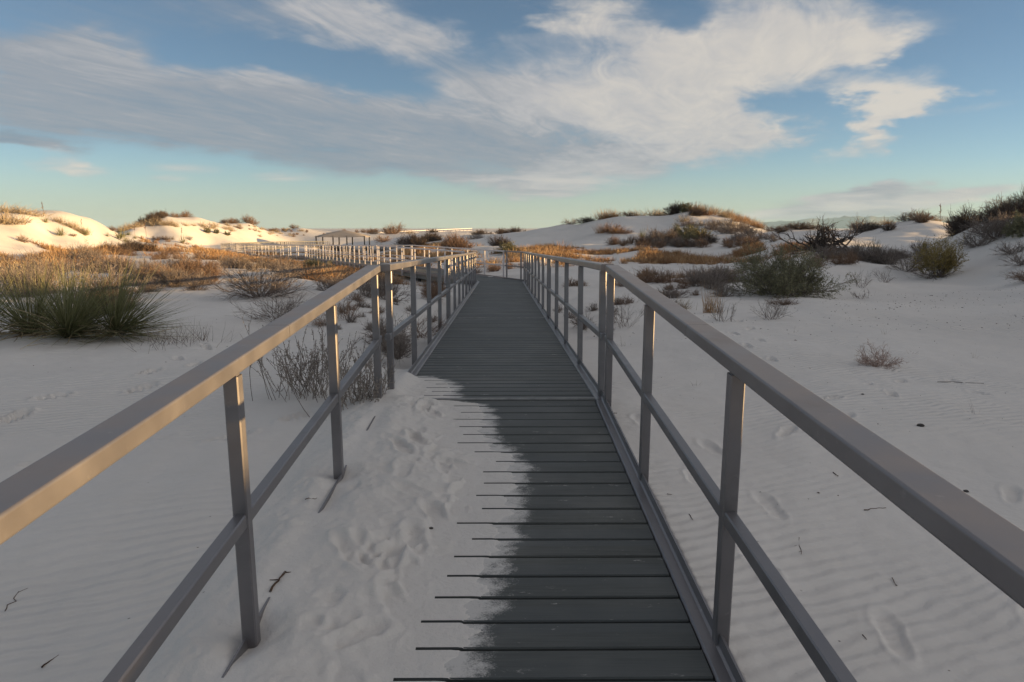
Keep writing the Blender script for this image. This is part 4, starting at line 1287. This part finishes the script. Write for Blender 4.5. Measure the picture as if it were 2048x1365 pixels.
# ---- grass of the plain: uncountable
def plain_grass():
    rg = np.random.default_rng(77)
    protos = []
    for i in range(6):
        H = .46
        P = stems(rg, 34, H, .75, .11, k=4, tmax=55, wob=.08, up=-.03, lmin=.5)
        protos.append(P)
    zones = [  # px range, depth range, count, height, tone
        (-60, 470, 27, 50, 950, (.7, 1.15), (.25, .95)), (420, 660, 27, 52, 900, (.45, .85), (.2, .9)), (640, 800, 24, 36, 420, (.5, .85), (.15, .8)),
        (-40, 260, 20, 30, 160, (.7, 1.1), (.2, .9)), (-60, 110, 16, 24, 90, (.5, .9), (.3, .8)),
        (950, 1110, 33, 50, 520, (.7, 1.25), (.3, 1)), (1090, 1300, 30, 50, 620, (.5, .95), (.2, .95)), (1280, 1520, 22.5, 42, 900, (.6, 1.1), (.15, .85)), (1500, 1640, 24, 34, 150, (.6, .9), (.1, .7)),
        (800, 970, 34, 50, 300, (.6, 1.0), (.3, 1)), (690, 860, 43, 60, 380, (.7, 1.1), (.3, 1)), (480, 720, 62, 82, 560, (.8, 1.25), (.3, 1)),
        (470, 640, 58, 80, 300, (.8, 1.3), (.3, 1)), (630, 960, 52, 72, 420, (.7, 1.2), (.3, 1)), (280, 470, 60, 84, 330, (.7, 1.1), (.2, .8)), (700, 930, 26, 34, 90, (.5, .9), (.2, .8)),
    ]
    Vs = []; Ws = []; tn = []
    for (a, b, d0, d1, n, hr, tr) in zones:
        dh = np.sqrt(rg.uniform(d0 ** 2, d1 ** 2, n * 5)); px = rg.uniform(a, b, n * 5)
        xy = np.array([spot(p, q) for p, q in zip(px, dh)])
        dens = fbm(xy[:, 0] / 4.5 + 2, xy[:, 1] / 3.2, 3) + rg.uniform(-.35, .35, len(xy))
        sel = np.argsort(-dens)[:int(n * .85)]
        xy = xy[sel]
        # keep off the boardwalk
        ok = np.ones(len(xy), bool)
        segs = [(np.array([0, 5.0]), np.array([cx2(YC), YC + .5]))] + [(chain[i][:2], chain[i + 1][:2]) for i in range(7)] + [(A, A + dA)]
        for s0, s1 in segs:
            dd = s1 - s0; t = np.clip(((xy - s0) @ dd) / (dd @ dd), 0, 1)
            ok &= np.linalg.norm(xy - (s0 + t[:, None] * dd), axis=1) > 1.15
        xy = xy[ok]
        z = ground_z(xy[:, 0], xy[:, 1])
        for (x, y), zz in zip(xy, z):
            P = protos[rg.integers(6)]
            c, s = math.cos(rg.uniform(0, 6.3)), 0
            an = rg.uniform(0, 6.3); c, s = math.cos(an), math.sin(an)
            h = rg.uniform(*hr); w = h * rg.uniform(.8, 1.3)
            Q = np.stack([(P[..., 0] * c - P[..., 1] * s) * w + x, (P[..., 0] * s + P[..., 1] * c) * w + y, P[..., 2] * h + zz - .01], -1)
            Vs.append(Q)
            q = rg.uniform(*tr)
            tn.append(np.clip(q + rg.normal(0, .12, len(P)), 0, 1))
    P = np.concatenate(Vs); tn = np.concatenate(tn)
    far = np.hypot(P[:, 0, 0], P[:, 0, 1])
    wd = np.linspace(1, .3, 4)[None, :] * np.clip(far[:, None] / 28, .5, 3.0) * .0062
    V, T, m = ribbons(P, wd, rg)
    t = np.repeat(tn, m) + np.tile(np.repeat(np.linspace(-.15, .1, 4), 2), len(P))
    me = mesh_tris("dry_grass", V, T, np.clip(t, 0, 1), M_ORANGE)
    o = link(bpy.data.objects.new("dry_grass", me))
    tag(o, "russet dry grass covering the plain between the dunes", "grass", kind="stuff")


plain_grass()


# ---- sticks, stones and scattered bits lying on the sand
def surf(x, y):
    z = gz(x, y)
    xs, ys_2, zz = DRIFT
    if xs[0] < x < xs[-1] and ys_2[0] < y < ys_2[-1]:
        z = max(z if x < -.95 else -9, float(zz[np.searchsorted(ys_2, y), np.searchsorted(xs, x)]))
    return z


def hit(px, py):
    d = unproj(px, py, 1.0) - CAM
    t = 1.2
    while t < 60:
        p = CAM + d * t
        if p[2] < surf(p[0], p[1]): return p
        t += .01 if t < 8 else .05
    return p


def stick(pa, pb, r, label, seed, twigs=2, up=.0):
    a = hit(*pa); b = hit(*pb); rg = np.random.default_rng(seed)
    k = 7; t = np.linspace(0, 1, k)[:, None]
    P = a + (b - a) * t; L = np.linalg.norm(b - a)
    P += rg.normal(0, L * .035, P.shape) * np.array([1, 1, 0]) * np.sin(t * math.pi)
    P[:, 2] = [surf(q[0], q[1]) + r * .7 for q in P]; P[:, 2] += up * t[:, 0]
    P -= a
    p = Plant()
    V, T, m = tubes(P[None], rad(P[None], r, r * .5), 5); p.put(V, T, np.full(len(V), .4))
    if twigs:
        Q, _ = branch(P[None], twigs, rg, .5, .4, .95, .15, .3, k=4, up=.05)
        V, T, m = tubes(Q, rad(Q, r * .5, r * .3), 4); p.put(V, T, np.full(len(V), .5))
    o = link(bpy.data.objects.new("stick", p.mesh("stick", M_STICK)))
    o.location = a
    tag(o, label, "stick")


stick((541, 1186), (572, 1146), .0045, "dark reddish stick with a knobbly end lying on the sand left of the drift", 1, 3)
stick((84, 1337), (118, 1315), .003, "thin curved twig on the sand in the lower left corner", 2, 1)
stick((10, 1226), (38, 1186), .0018, "very fine twig on the sand at the lower left edge", 3, 1)
stick((610, 1002), (634, 997), .0022, "short twig on the sand beside the second left post", 4, 0)
stick((40, 797), (62, 796), .003, "short dark twig on the sand above the left handrail", 5, 0)
stick((1875, 765), (1968, 768), .0035, "long thin stick lying across the right sand below the tumbleweed", 6, 0)
stick((1598, 1078), (1602, 1112), .0022, "forked twig on the sand inside the right handrail", 7, 3)
stick((1728, 1022), (1772, 1017), .003, "small straight twig beyond the right handrail", 8, 1)
stick((1784, 1158), (1792, 1174), .002, "crooked twig among footprints on the lower right sand", 9, 2)
stick((1378, 1030), (1386, 1042), .002, "pale splinter on the sand behind the right kerb", 10, 0)
stick((1334, 989), (1344, 991), .002, "tiny dark twig on the sand by the second right post", 11, 0)
stick((1666, 946), (1676, 954), .003, "bent little twig beside the right handrail", 12, 2)
stick((1222, 828), (1234, 836), .004, "curved root poking from the sand behind the right kerb", 13, 0, .03)
stick((1725, 1272), (1733, 1283), .002, "short dark twig beside the footprints at lower right", 14, 0)


def blob(rg, r):
    import itertools
    u = rg.normal(size=(20, 3)); u = norm(u)
    return u


def pebble(px, py, r, label):
    p = hit(px, py)
    m = MB(); n = 10
    rings = [(-.5, .6), (-.1, 1.0), (.25, .85), (.5, .45)]
    V = []; rg = np.random.default_rng(int(px))
    for z, w in rings:
        for i in range(n):
            a = 2 * math.pi * i / n; q = r * w * rg.uniform(.85, 1.1)
            V.append((q * math.cos(a) * 1.25, q * math.sin(a), z * r))
    Fc = []
    for j in range(3):
        for i in range(n):
            Fc.append((j * n + i, j * n + (i + 1) % n, (j + 1) * n + (i + 1) % n, (j + 1) * n + i))
    Fc += [tuple(range(n))[::-1], tuple(range(3 * n, 4 * n))]
    m.add(V, Fc)
    o = m.build("pebble", M_STONE, smooth=True); o.location = (p[0], p[1], p[2] + r * .3)
    tag(o, label, "pebble")


pebble(1841, 853, .021, "dark oval pebble on the open right sand")
pebble(1725, 790, .012, "small dark pebble below the tumbleweed")
pebble(862, 1058, .009, "small dark pebble lying on the sand drift")
pebble(1932, 984, .012, "small dark clod on the sand near the right edge")


def debris():
    rg = np.random.default_rng(9); V = []; T = []; n0 = 0
    for (a, b, d0, d1, n, rr) in ((1640, 2060, 10.5, 17, 420, (.005, .013)), (1500, 2060, 3.2, 10, 150, (.0025, .006)), (1100, 1700, 9, 16, 160, (.005, .012)), (-60, 700, 6, 20, 220, (.003, .010)), (1050, 1500, 3, 8, 60, (.002, .004)), (200, 900, 24, 36, 150, (.01, .03))):
        for i in range(n):
            px = rg.uniform(a, b); dh = math.sqrt(rg.uniform(d0 ** 2, d1 ** 2))
            x, y = spot(px, dh)
            if abs(x) < 1.0: continue
            r = rg.uniform(*rr) * rg.uniform(.5, 1)
            z = gz(x, y)
            an = rg.uniform(0, 6.3); ln = rg.uniform(.8, 2.4); c, s = math.cos(an), math.sin(an)
            q = np.array([[1, 0, .15], [0, 1, .1], [-1, 0, .15], [0, -1, .1], [.1, .1, .9], [0, 0, -.6]]) * rg.uniform(.7, 1.2, (6, 3))
            q[:, 0] *= ln
            V.append(np.stack([x + r * (q[:, 0] * c - q[:, 1] * s), y + r * (q[:, 0] * s + q[:, 1] * c), z + r * q[:, 2]], 1))
            T.append(np.array([[0, 1, 4], [1, 2, 4], [2, 3, 4], [3, 0, 4], [1, 0, 5], [2, 1, 5], [3, 2, 5], [0, 3, 5]]) + n0); n0 += 6
    me = mesh_tris("debris", np.concatenate(V), np.concatenate(T), mat=M_STICK)
    o = link(bpy.data.objects.new("debris", me))
    tag(o, "dark plant crumbs and bits scattered over the sand", "debris", kind="stuff")


debris()

# ------------------------------------------------------------------ far mountains
def mountains():
    D = 16000.0
    prof = [(1380, 456), (1440, 449), (1490, 444), (1540, 442), (1590, 441), (1620, 437), (1655, 436), (1690, 433), (1760, 433), (1850, 431), (1900, 430), (1960, 427), (2048, 425), (2150, 424), (2240, 456)]
    xs = np.arange(1380, 2240, 4.0); h = np.interp(xs, [p[0] for p in prof], [456 - max(p[1], 432) for p in prof])
    h = h + np.minimum(h, 6) * .22 * fbm(xs / 40, xs * 0 + 2, 4)
    V = []
    rows = [(-1500, 0), (-900, .35), (-400, .75), (0, 1), (700, .6), (1600, 0)]
    for dd, f in rows:
        for px, hh in zip(xs, h):
            x, y = spot(px, D + dd + 250 * math.sin(px * .05))
            V.append((x, y, -3 + (hh / F * D) * f * (1 + .12 * pnoise(px / 14.0, dd / 300.0))))
    n = len(xs)
    idx = np.arange(len(rows) * n).reshape(len(rows), n)
    Q = np.stack([idx[:-1, :-1].ravel(), idx[:-1, 1:].ravel(), idx[1:, 1:].ravel(), idx[1:, :-1].ravel()], 1)
    me = mesh_tris("mountains", np.array(V), Q, mat=plain_material("mountain_rock", (.13, .12, .115), (.19, .175, .165), .95, .002), smooth=True)
    o = link(bpy.data.objects.new("mountains", me)); o["kind"] = "structure"


mountains()

def haze():
    m = MB(); S = 18000.0
    V = [(x, y, z) for z in (-7.0, 190.0) for x, y in ((-S, -S), (S, -S), (S, S), (-S, S))]
    m.add(V, [(3, 2, 1, 0), (4, 5, 6, 7), (0, 1, 5, 4), (1, 2, 6, 5), (2, 3, 7, 6), (3, 0, 4, 7)])
    mt = bpy.data.materials.new("thin_evening_haze"); mt.use_nodes = True
    t = mt.node_tree; t.nodes.clear()
    o_ = t.nodes.new("ShaderNodeOutputMaterial"); v = t.nodes.new("ShaderNodeVolumePrincipled")
    v.inputs["Color"].default_value = (.48, .74, 1.0, 1); v.inputs["Density"].default_value = HAZE
    t.links.new(v.outputs[0], o_.inputs["Volume"])
    o = m.build("haze", mt)
    tag(o, "thin bluish evening haze over the far desert and mountains", "haze", kind="stuff")


HAZE = 4.5e-5
haze()

# ------------------------------------------------------------------ sun and sky
SUN_AZ, SUN_EL = R(91.5), R(5.2)
ld = bpy.data.lights.new("sun", "SUN"); ld.energy = 5.0; ld.angle = R(.5); ld.color = (1.0, .64, .27)
so = link(bpy.data.objects.new("sun", ld))
dv = Vector((math.sin(SUN_AZ) * math.cos(SUN_EL), math.cos(SUN_AZ) * math.cos(SUN_EL), math.sin(SUN_EL)))
so.rotation_euler = dv.to_track_quat('Z', 'Y').to_euler()
so.location = (30, 0, 20)

w = bpy.data.worlds.new("World"); scene.world = w; w.use_nodes = True
nt = w.node_tree; nt.nodes.clear()
out = nt.nodes.new("ShaderNodeOutputWorld")
sky = nt.nodes.new("ShaderNodeTexSky"); sky.sky_type = 'NISHITA'; sky.sun_disc = False
sky.sun_elevation = SUN_EL; sky.sun_rotation = SUN_AZ
sky.air_density = .6; sky.dust_density = 0.0; sky.ozone_density = 1.3
bg = nt.nodes.new("ShaderNodeBackground"); bg.inputs[1].default_value = .063
nt.links.new(sky.outputs[0], bg.inputs[0])

tc = nt.nodes.new("ShaderNodeTexCoord"); D_ = tc.outputs["Generated"]
sep = nt.nodes.new("ShaderNodeSeparateXYZ"); nt.links.new(D_, sep.inputs[0])
dx, dy, dz = sep.outputs
az = math_n(nt, 'ARCTAN2', dx, dy); el = math_n(nt, 'ARCSINE', dz)
VPA, VPE = azel(1455, 430)
# cloud sheet coordinates: streets of cloud converge towards VPA on the horizon
dzc = math_n(nt, 'MAXIMUM', math_n(nt, 'ADD', dz, .012), .012)
al = math_n(nt, 'DIVIDE', math_n(nt, 'ADD', math_n(nt, 'MULTIPLY', dx, math.sin(VPA)), math_n(nt, 'MULTIPLY', dy, math.cos(VPA))), dzc)
cr = math_n(nt, 'DIVIDE', math_n(nt, 'SUBTRACT', math_n(nt, 'MULTIPLY', dx, math.cos(VPA)), math_n(nt, 'MULTIPLY', dy, math.sin(VPA))), dzc)
cmb = nt.nodes.new("ShaderNodeCombineXYZ"); nt.links.new(al, cmb.inputs[0]); nt.links.new(cr, cmb.inputs[1])
sheet = cmb.outputs[0]
n_big = noise(nt, mapping(nt, sheet, (3.1, 1.7, 0), scale=(.10, .34, 1)), 1.0, 5, .55, .6)
n_mid = noise(nt, mapping(nt, sheet, (7.7, 2.2, 0), scale=(.30, 1.1, 1)), 1.0, 7, .60, .9)
n_fine = noise(nt, mapping(nt, sheet, (1.7, 9.2, 0), scale=(1.1, 3.6, 1)), 1.0, 8, .66, 1.2)
# main cloud bodies as soft strokes on the front sky, torn up by the streaky noise
u_ = math_n(nt, 'DIVIDE', dx, math_n(nt, 'MAXIMUM', dy, .05)); v_ = math_n(nt, 'DIVIDE', dz, math_n(nt, 'MAXIMUM', dy, .05))
uv = nt.nodes.new("ShaderNodeCombineXYZ"); nt.links.new(u_, uv.inputs[0]); nt.links.new(v_, uv.inputs[1])
low_n = noise(nt, mapping(nt, uv.outputs[0], (4.4, 1.2, 0), scale=(9, 70, 1)), 1.0, 6, .6, .6)
wn = nt.nodes.new("ShaderNodeTexNoise"); setin(wn, "Vector", mapping(nt, uv.outputs[0], (2.2, 5.1, 0), scale=(4.5, 13, 1)))
wn.inputs["Scale"].default_value = 1.0; wn.inputs["Detail"].default_value = 5; wn.inputs["Roughness"].default_value = .6
wv_ = nt.nodes.new("ShaderNodeVectorMath"); wv_.operation = 'MULTIPLY_ADD'
sb = nt.nodes.new("ShaderNodeVectorMath"); sb.operation = 'SUBTRACT'; nt.links.new(wn.outputs["Color"], sb.inputs[0]); sb.inputs[1].default_value = (.5, .5, .5)
nt.links.new(sb.outputs[0], wv_.inputs[0]); wv_.inputs[1].default_value = (.34, .075, 0); nt.links.new(uv.outputs[0], wv_.inputs[2])
WUV = wv_.outputs[0]
STROKES = [  # photo column, row, half length, half width, tilt, density, tone
 (300,200,560,80,9,1.05,.16),(350,148,420,36,10,.55,.52),(180,240,380,34,7,.8,.05),(800,285,470,66,8,1.0,.22),(640,322,400,30,6,.85,.10),
 (1130,340,150,34,-8,.9,.9),(1000,362,240,14,3,.6,.8),(1050,292,330,34,6,.9,.02),(1200,205,330,52,5,.9,.78),(1400,258,220,66,-12,1.0,.86),(1430,308,170,36,-10,.8,.72),
 (930,165,300,62,10,.65,.30),(760,45,210,58,6,.8,.66),(560,22,260,44,3,.55,.42),(880,66,190,24,-14,.5,.58),(1170,28,140,42,12,.9,.84),(1250,105,260,48,8,.65,.66),(1400,112,140,62,12,.9,.86),
 (1580,58,200,92,-8,1.0,.88),(1640,112,180,52,-12,.85,.92),(1760,68,190,36,-10,.5,.82),(1470,20,150,46,5,.65,.62),
 (1775,203,140,46,-14,.95,.95),(1720,248,100,40,-35,.95,.98),(1690,292,90,28,-25,.8,.92),(1660,160,130,32,-5,.6,.86),(1870,190,80,14,-8,.6,.92),(1560,240,80,18,-12,.45,.8),
 (60,120,260,50,6,.35,.4),(1565,215,130,50,-32,-.75,.85),(1530,150,120,24,-6,-.40,.85),(1000,38,140,34,-12,-.55,.55),(600,118,220,32,10,-.55,.4),(730,178,140,20,8,-.35,.35),(1350,58,100,20,10,-.35,.8),(1650,235,60,40,-30,-.3,.9),(1440,172,36,15,15,1.2,1.0),(1482,192,26,13,10,.8,.95),(1960,215,130,11,-8,.42,.85),(1980,262,110,10,-4,.3,.8),
 (150,40,520,80,3,.40,.02),(60,150,260,70,8,.6,.34),(1000,235,420,60,7,.55,.42),(1330,190,260,70,2,.5,.8),(1500,270,120,40,-10,.5,.85),(1560,120,160,60,-10,.5,.9),(1100,150,480,130,3,.22,.5),(70,272,130,16.2,6,1.16,.02),(110,289,110,12.5,6,0.87,.5),(150,326,100,22.5,8,1.01,.88),(370,337,100,11.2,2,0.80,.82),(560,354,80,11.2,1,0.94,.85),(330,358,60,8.8,1,0.72,.82),(650,300,90,7,2,-.5,.5),
 (1740,411,230,27.5,-6,1.30,.36),(1800,386,100,12.5,-3,1.16,.55),(1900,403,150,16.2,-2,1.16,.86),(1560,430,110,13.8,-3,1.01,.9),(1985,381,85,11.2,-6,1.16,.78),(1650,396,80,6.2,-3,0.87,.8),(1700,430,160,13.8,0,1.01,.42),(1640,418,110,11.2,-5,1.01,.88),
]


def uvpx(px, py):
    d = unproj(px, py, 1.0) - CAM
    return np.array([d[0] / d[1], d[2] / d[1]])


dsum = 0.0; tsum = 0.0
for (cx_, cy_, L_, W_, an, de, to) in STROKES:
    c_ = uvpx(cx_, cy_); ca, sa = math.cos(R(an)), math.sin(R(an))
    e_ = uvpx(cx_ + L_ * ca * .2, cy_ + L_ * sa * .2) - c_; f_ = uvpx(cx_ - W_ * sa, cy_ + W_ * ca) - c_
    le, lf = np.linalg.norm(e_) * 5, np.linalg.norm(f_)
    mp = nt.nodes.new("ShaderNodeMapping"); mp.vector_type = 'TEXTURE'
    # narrow strokes take the unwarped direction so they stay crisp
    nt.links.new(WUV if W_ > 12 else uv.outputs[0], mp.inputs[0])
    mp.inputs[1].default_value = (c_[0], c_[1], 0); mp.inputs[2].default_value = (0, 0, math.atan2(e_[1], e_[0])); mp.inputs[3].default_value = (le * 1.14, lf * 1.28, 1)
    ln_ = nt.nodes.new("ShaderNodeVectorMath"); ln_.operation = 'LENGTH'; nt.links.new(mp.outputs[0], ln_.inputs[0])
    g_ = mapr(nt, ln_.outputs["Value"], 1.30, .0, 0, de * 1.12)
    dsum = math_n(nt, 'ADD', g_, dsum); tsum = math_n(nt, 'MULTIPLY_ADD', g_, to, tsum)
front = mapr(nt, dy, .2, .4)
over = math_n(nt, 'MULTIPLY', math_n(nt, 'MAXIMUM', mapr(nt, el, .33, .5), math_n(nt, 'MULTIPLY', mapr(nt, dy, .72, .5), mapr(nt, el, .06, .3))), mapr(nt, n_big, .25, .5, .6, 1.0))  # unseen cloud cover added overhead and to the sides to fill the shaded sand
dsum = math_n(nt, 'ADD', math_n(nt, 'MULTIPLY', math_n(nt, 'MAXIMUM', dsum, 0.0), front), math_n(nt, 'MULTIPLY', over, 1.14))
tsum = math_n(nt, 'ADD', math_n(nt, 'MULTIPLY', tsum, front), math_n(nt, 'MULTIPLY', over, .90))
tone = math_n(nt, 'DIVIDE', tsum, math_n(nt, 'ADD', dsum, .06))
nz_hi = math_n(nt, 'ADD', math_n(nt, 'MULTIPLY', math_n(nt, 'SUBTRACT', n_big, .5), 1.5), math_n(nt, 'ADD', math_n(nt, 'MULTIPLY', math_n(nt, 'SUBTRACT', n_mid, .5), 1.1), math_n(nt, 'MULTIPLY', math_n(nt, 'SUBTRACT', n_fine, .5), 1.5)))
nz_lo = math_n(nt, 'MULTIPLY', math_n(nt, 'SUBTRACT', low_n, .5), 2.6)
hi = mapr(nt, el, .05, .11)
nz = math_n(nt, 'ADD', math_n(nt, 'MULTIPLY', nz_hi, hi), math_n(nt, 'MULTIPLY', nz_lo, math_n(nt, 'SUBTRACT', 1.0, hi)))
amp = math_n(nt, 'MULTIPLY_ADD', math_n(nt, 'MINIMUM', dsum, 1.0), .70, .16)
alpha = math_n(nt, 'MULTIPLY', mapr(nt, math_n(nt, 'MULTIPLY_ADD', nz, amp, dsum), .16, 1.60), .90)
litn = math_n(nt, 'ADD', tone, math_n(nt, 'ADD', math_n(nt, 'MULTIPLY', nz, .50), .0))
ccol = ramp(nt, litn, [(0, (.150, .19, .235)), (.3, (.21, .225, .25)), (.6, (.325, .318, .320)), (1, (.45, .415, .37))])
bg_c = nt.nodes.new("ShaderNodeBackground"); nt.links.new(ccol, bg_c.inputs[0])
sun_v = nt.nodes.new("ShaderNodeVectorMath"); sun_v.operation = 'DOT_PRODUCT'; nt.links.new(D_, sun_v.inputs[0]); sun_v.inputs[1].default_value = tuple(dv)
# brightness added to out-of-view clouds, sunward and overhead, to light the sand
gain = math_n(nt, 'ADD', .64, math_n(nt, 'ADD', mapr(nt, sun_v.outputs["Value"], .62, 1.0, 0, 1.7), mapr(nt, el, .36, .75, 0, .08)))
nt.links.new(gain, bg_c.inputs[1])
mx = nt.nodes.new("ShaderNodeMixShader"); nt.links.new(alpha, mx.inputs[0]); nt.links.new(bg_c.outputs[0], mx.inputs[2])
veil = nt.nodes.new("ShaderNodeBackground"); veil.inputs[0].default_value = (.45, .475, .44, 1); veil.inputs[1].default_value = .41
mx3 = nt.nodes.new("ShaderNodeMixShader"); nt.links.new(mapr(nt, el, 0, .085, .58, .03), mx3.inputs[0]); nt.links.new(bg.outputs[0], mx3.inputs[1]); nt.links.new(veil.outputs[0], mx3.inputs[2])
nt.links.new(mx3.outputs[0], mx.inputs[1])
nt.links.new(mx.outputs[0], out.inputs[0])

# ------------------------------------------------------------------ output
vs = scene.view_settings
vs.view_transform = 'Standard'; vs.look = 'None'; vs.exposure = 1.3; vs.gamma = 1.0
try:
    scene.cycles.use_denoising = True
    scene.cycles.max_bounces = 6
except Exception:
    pass
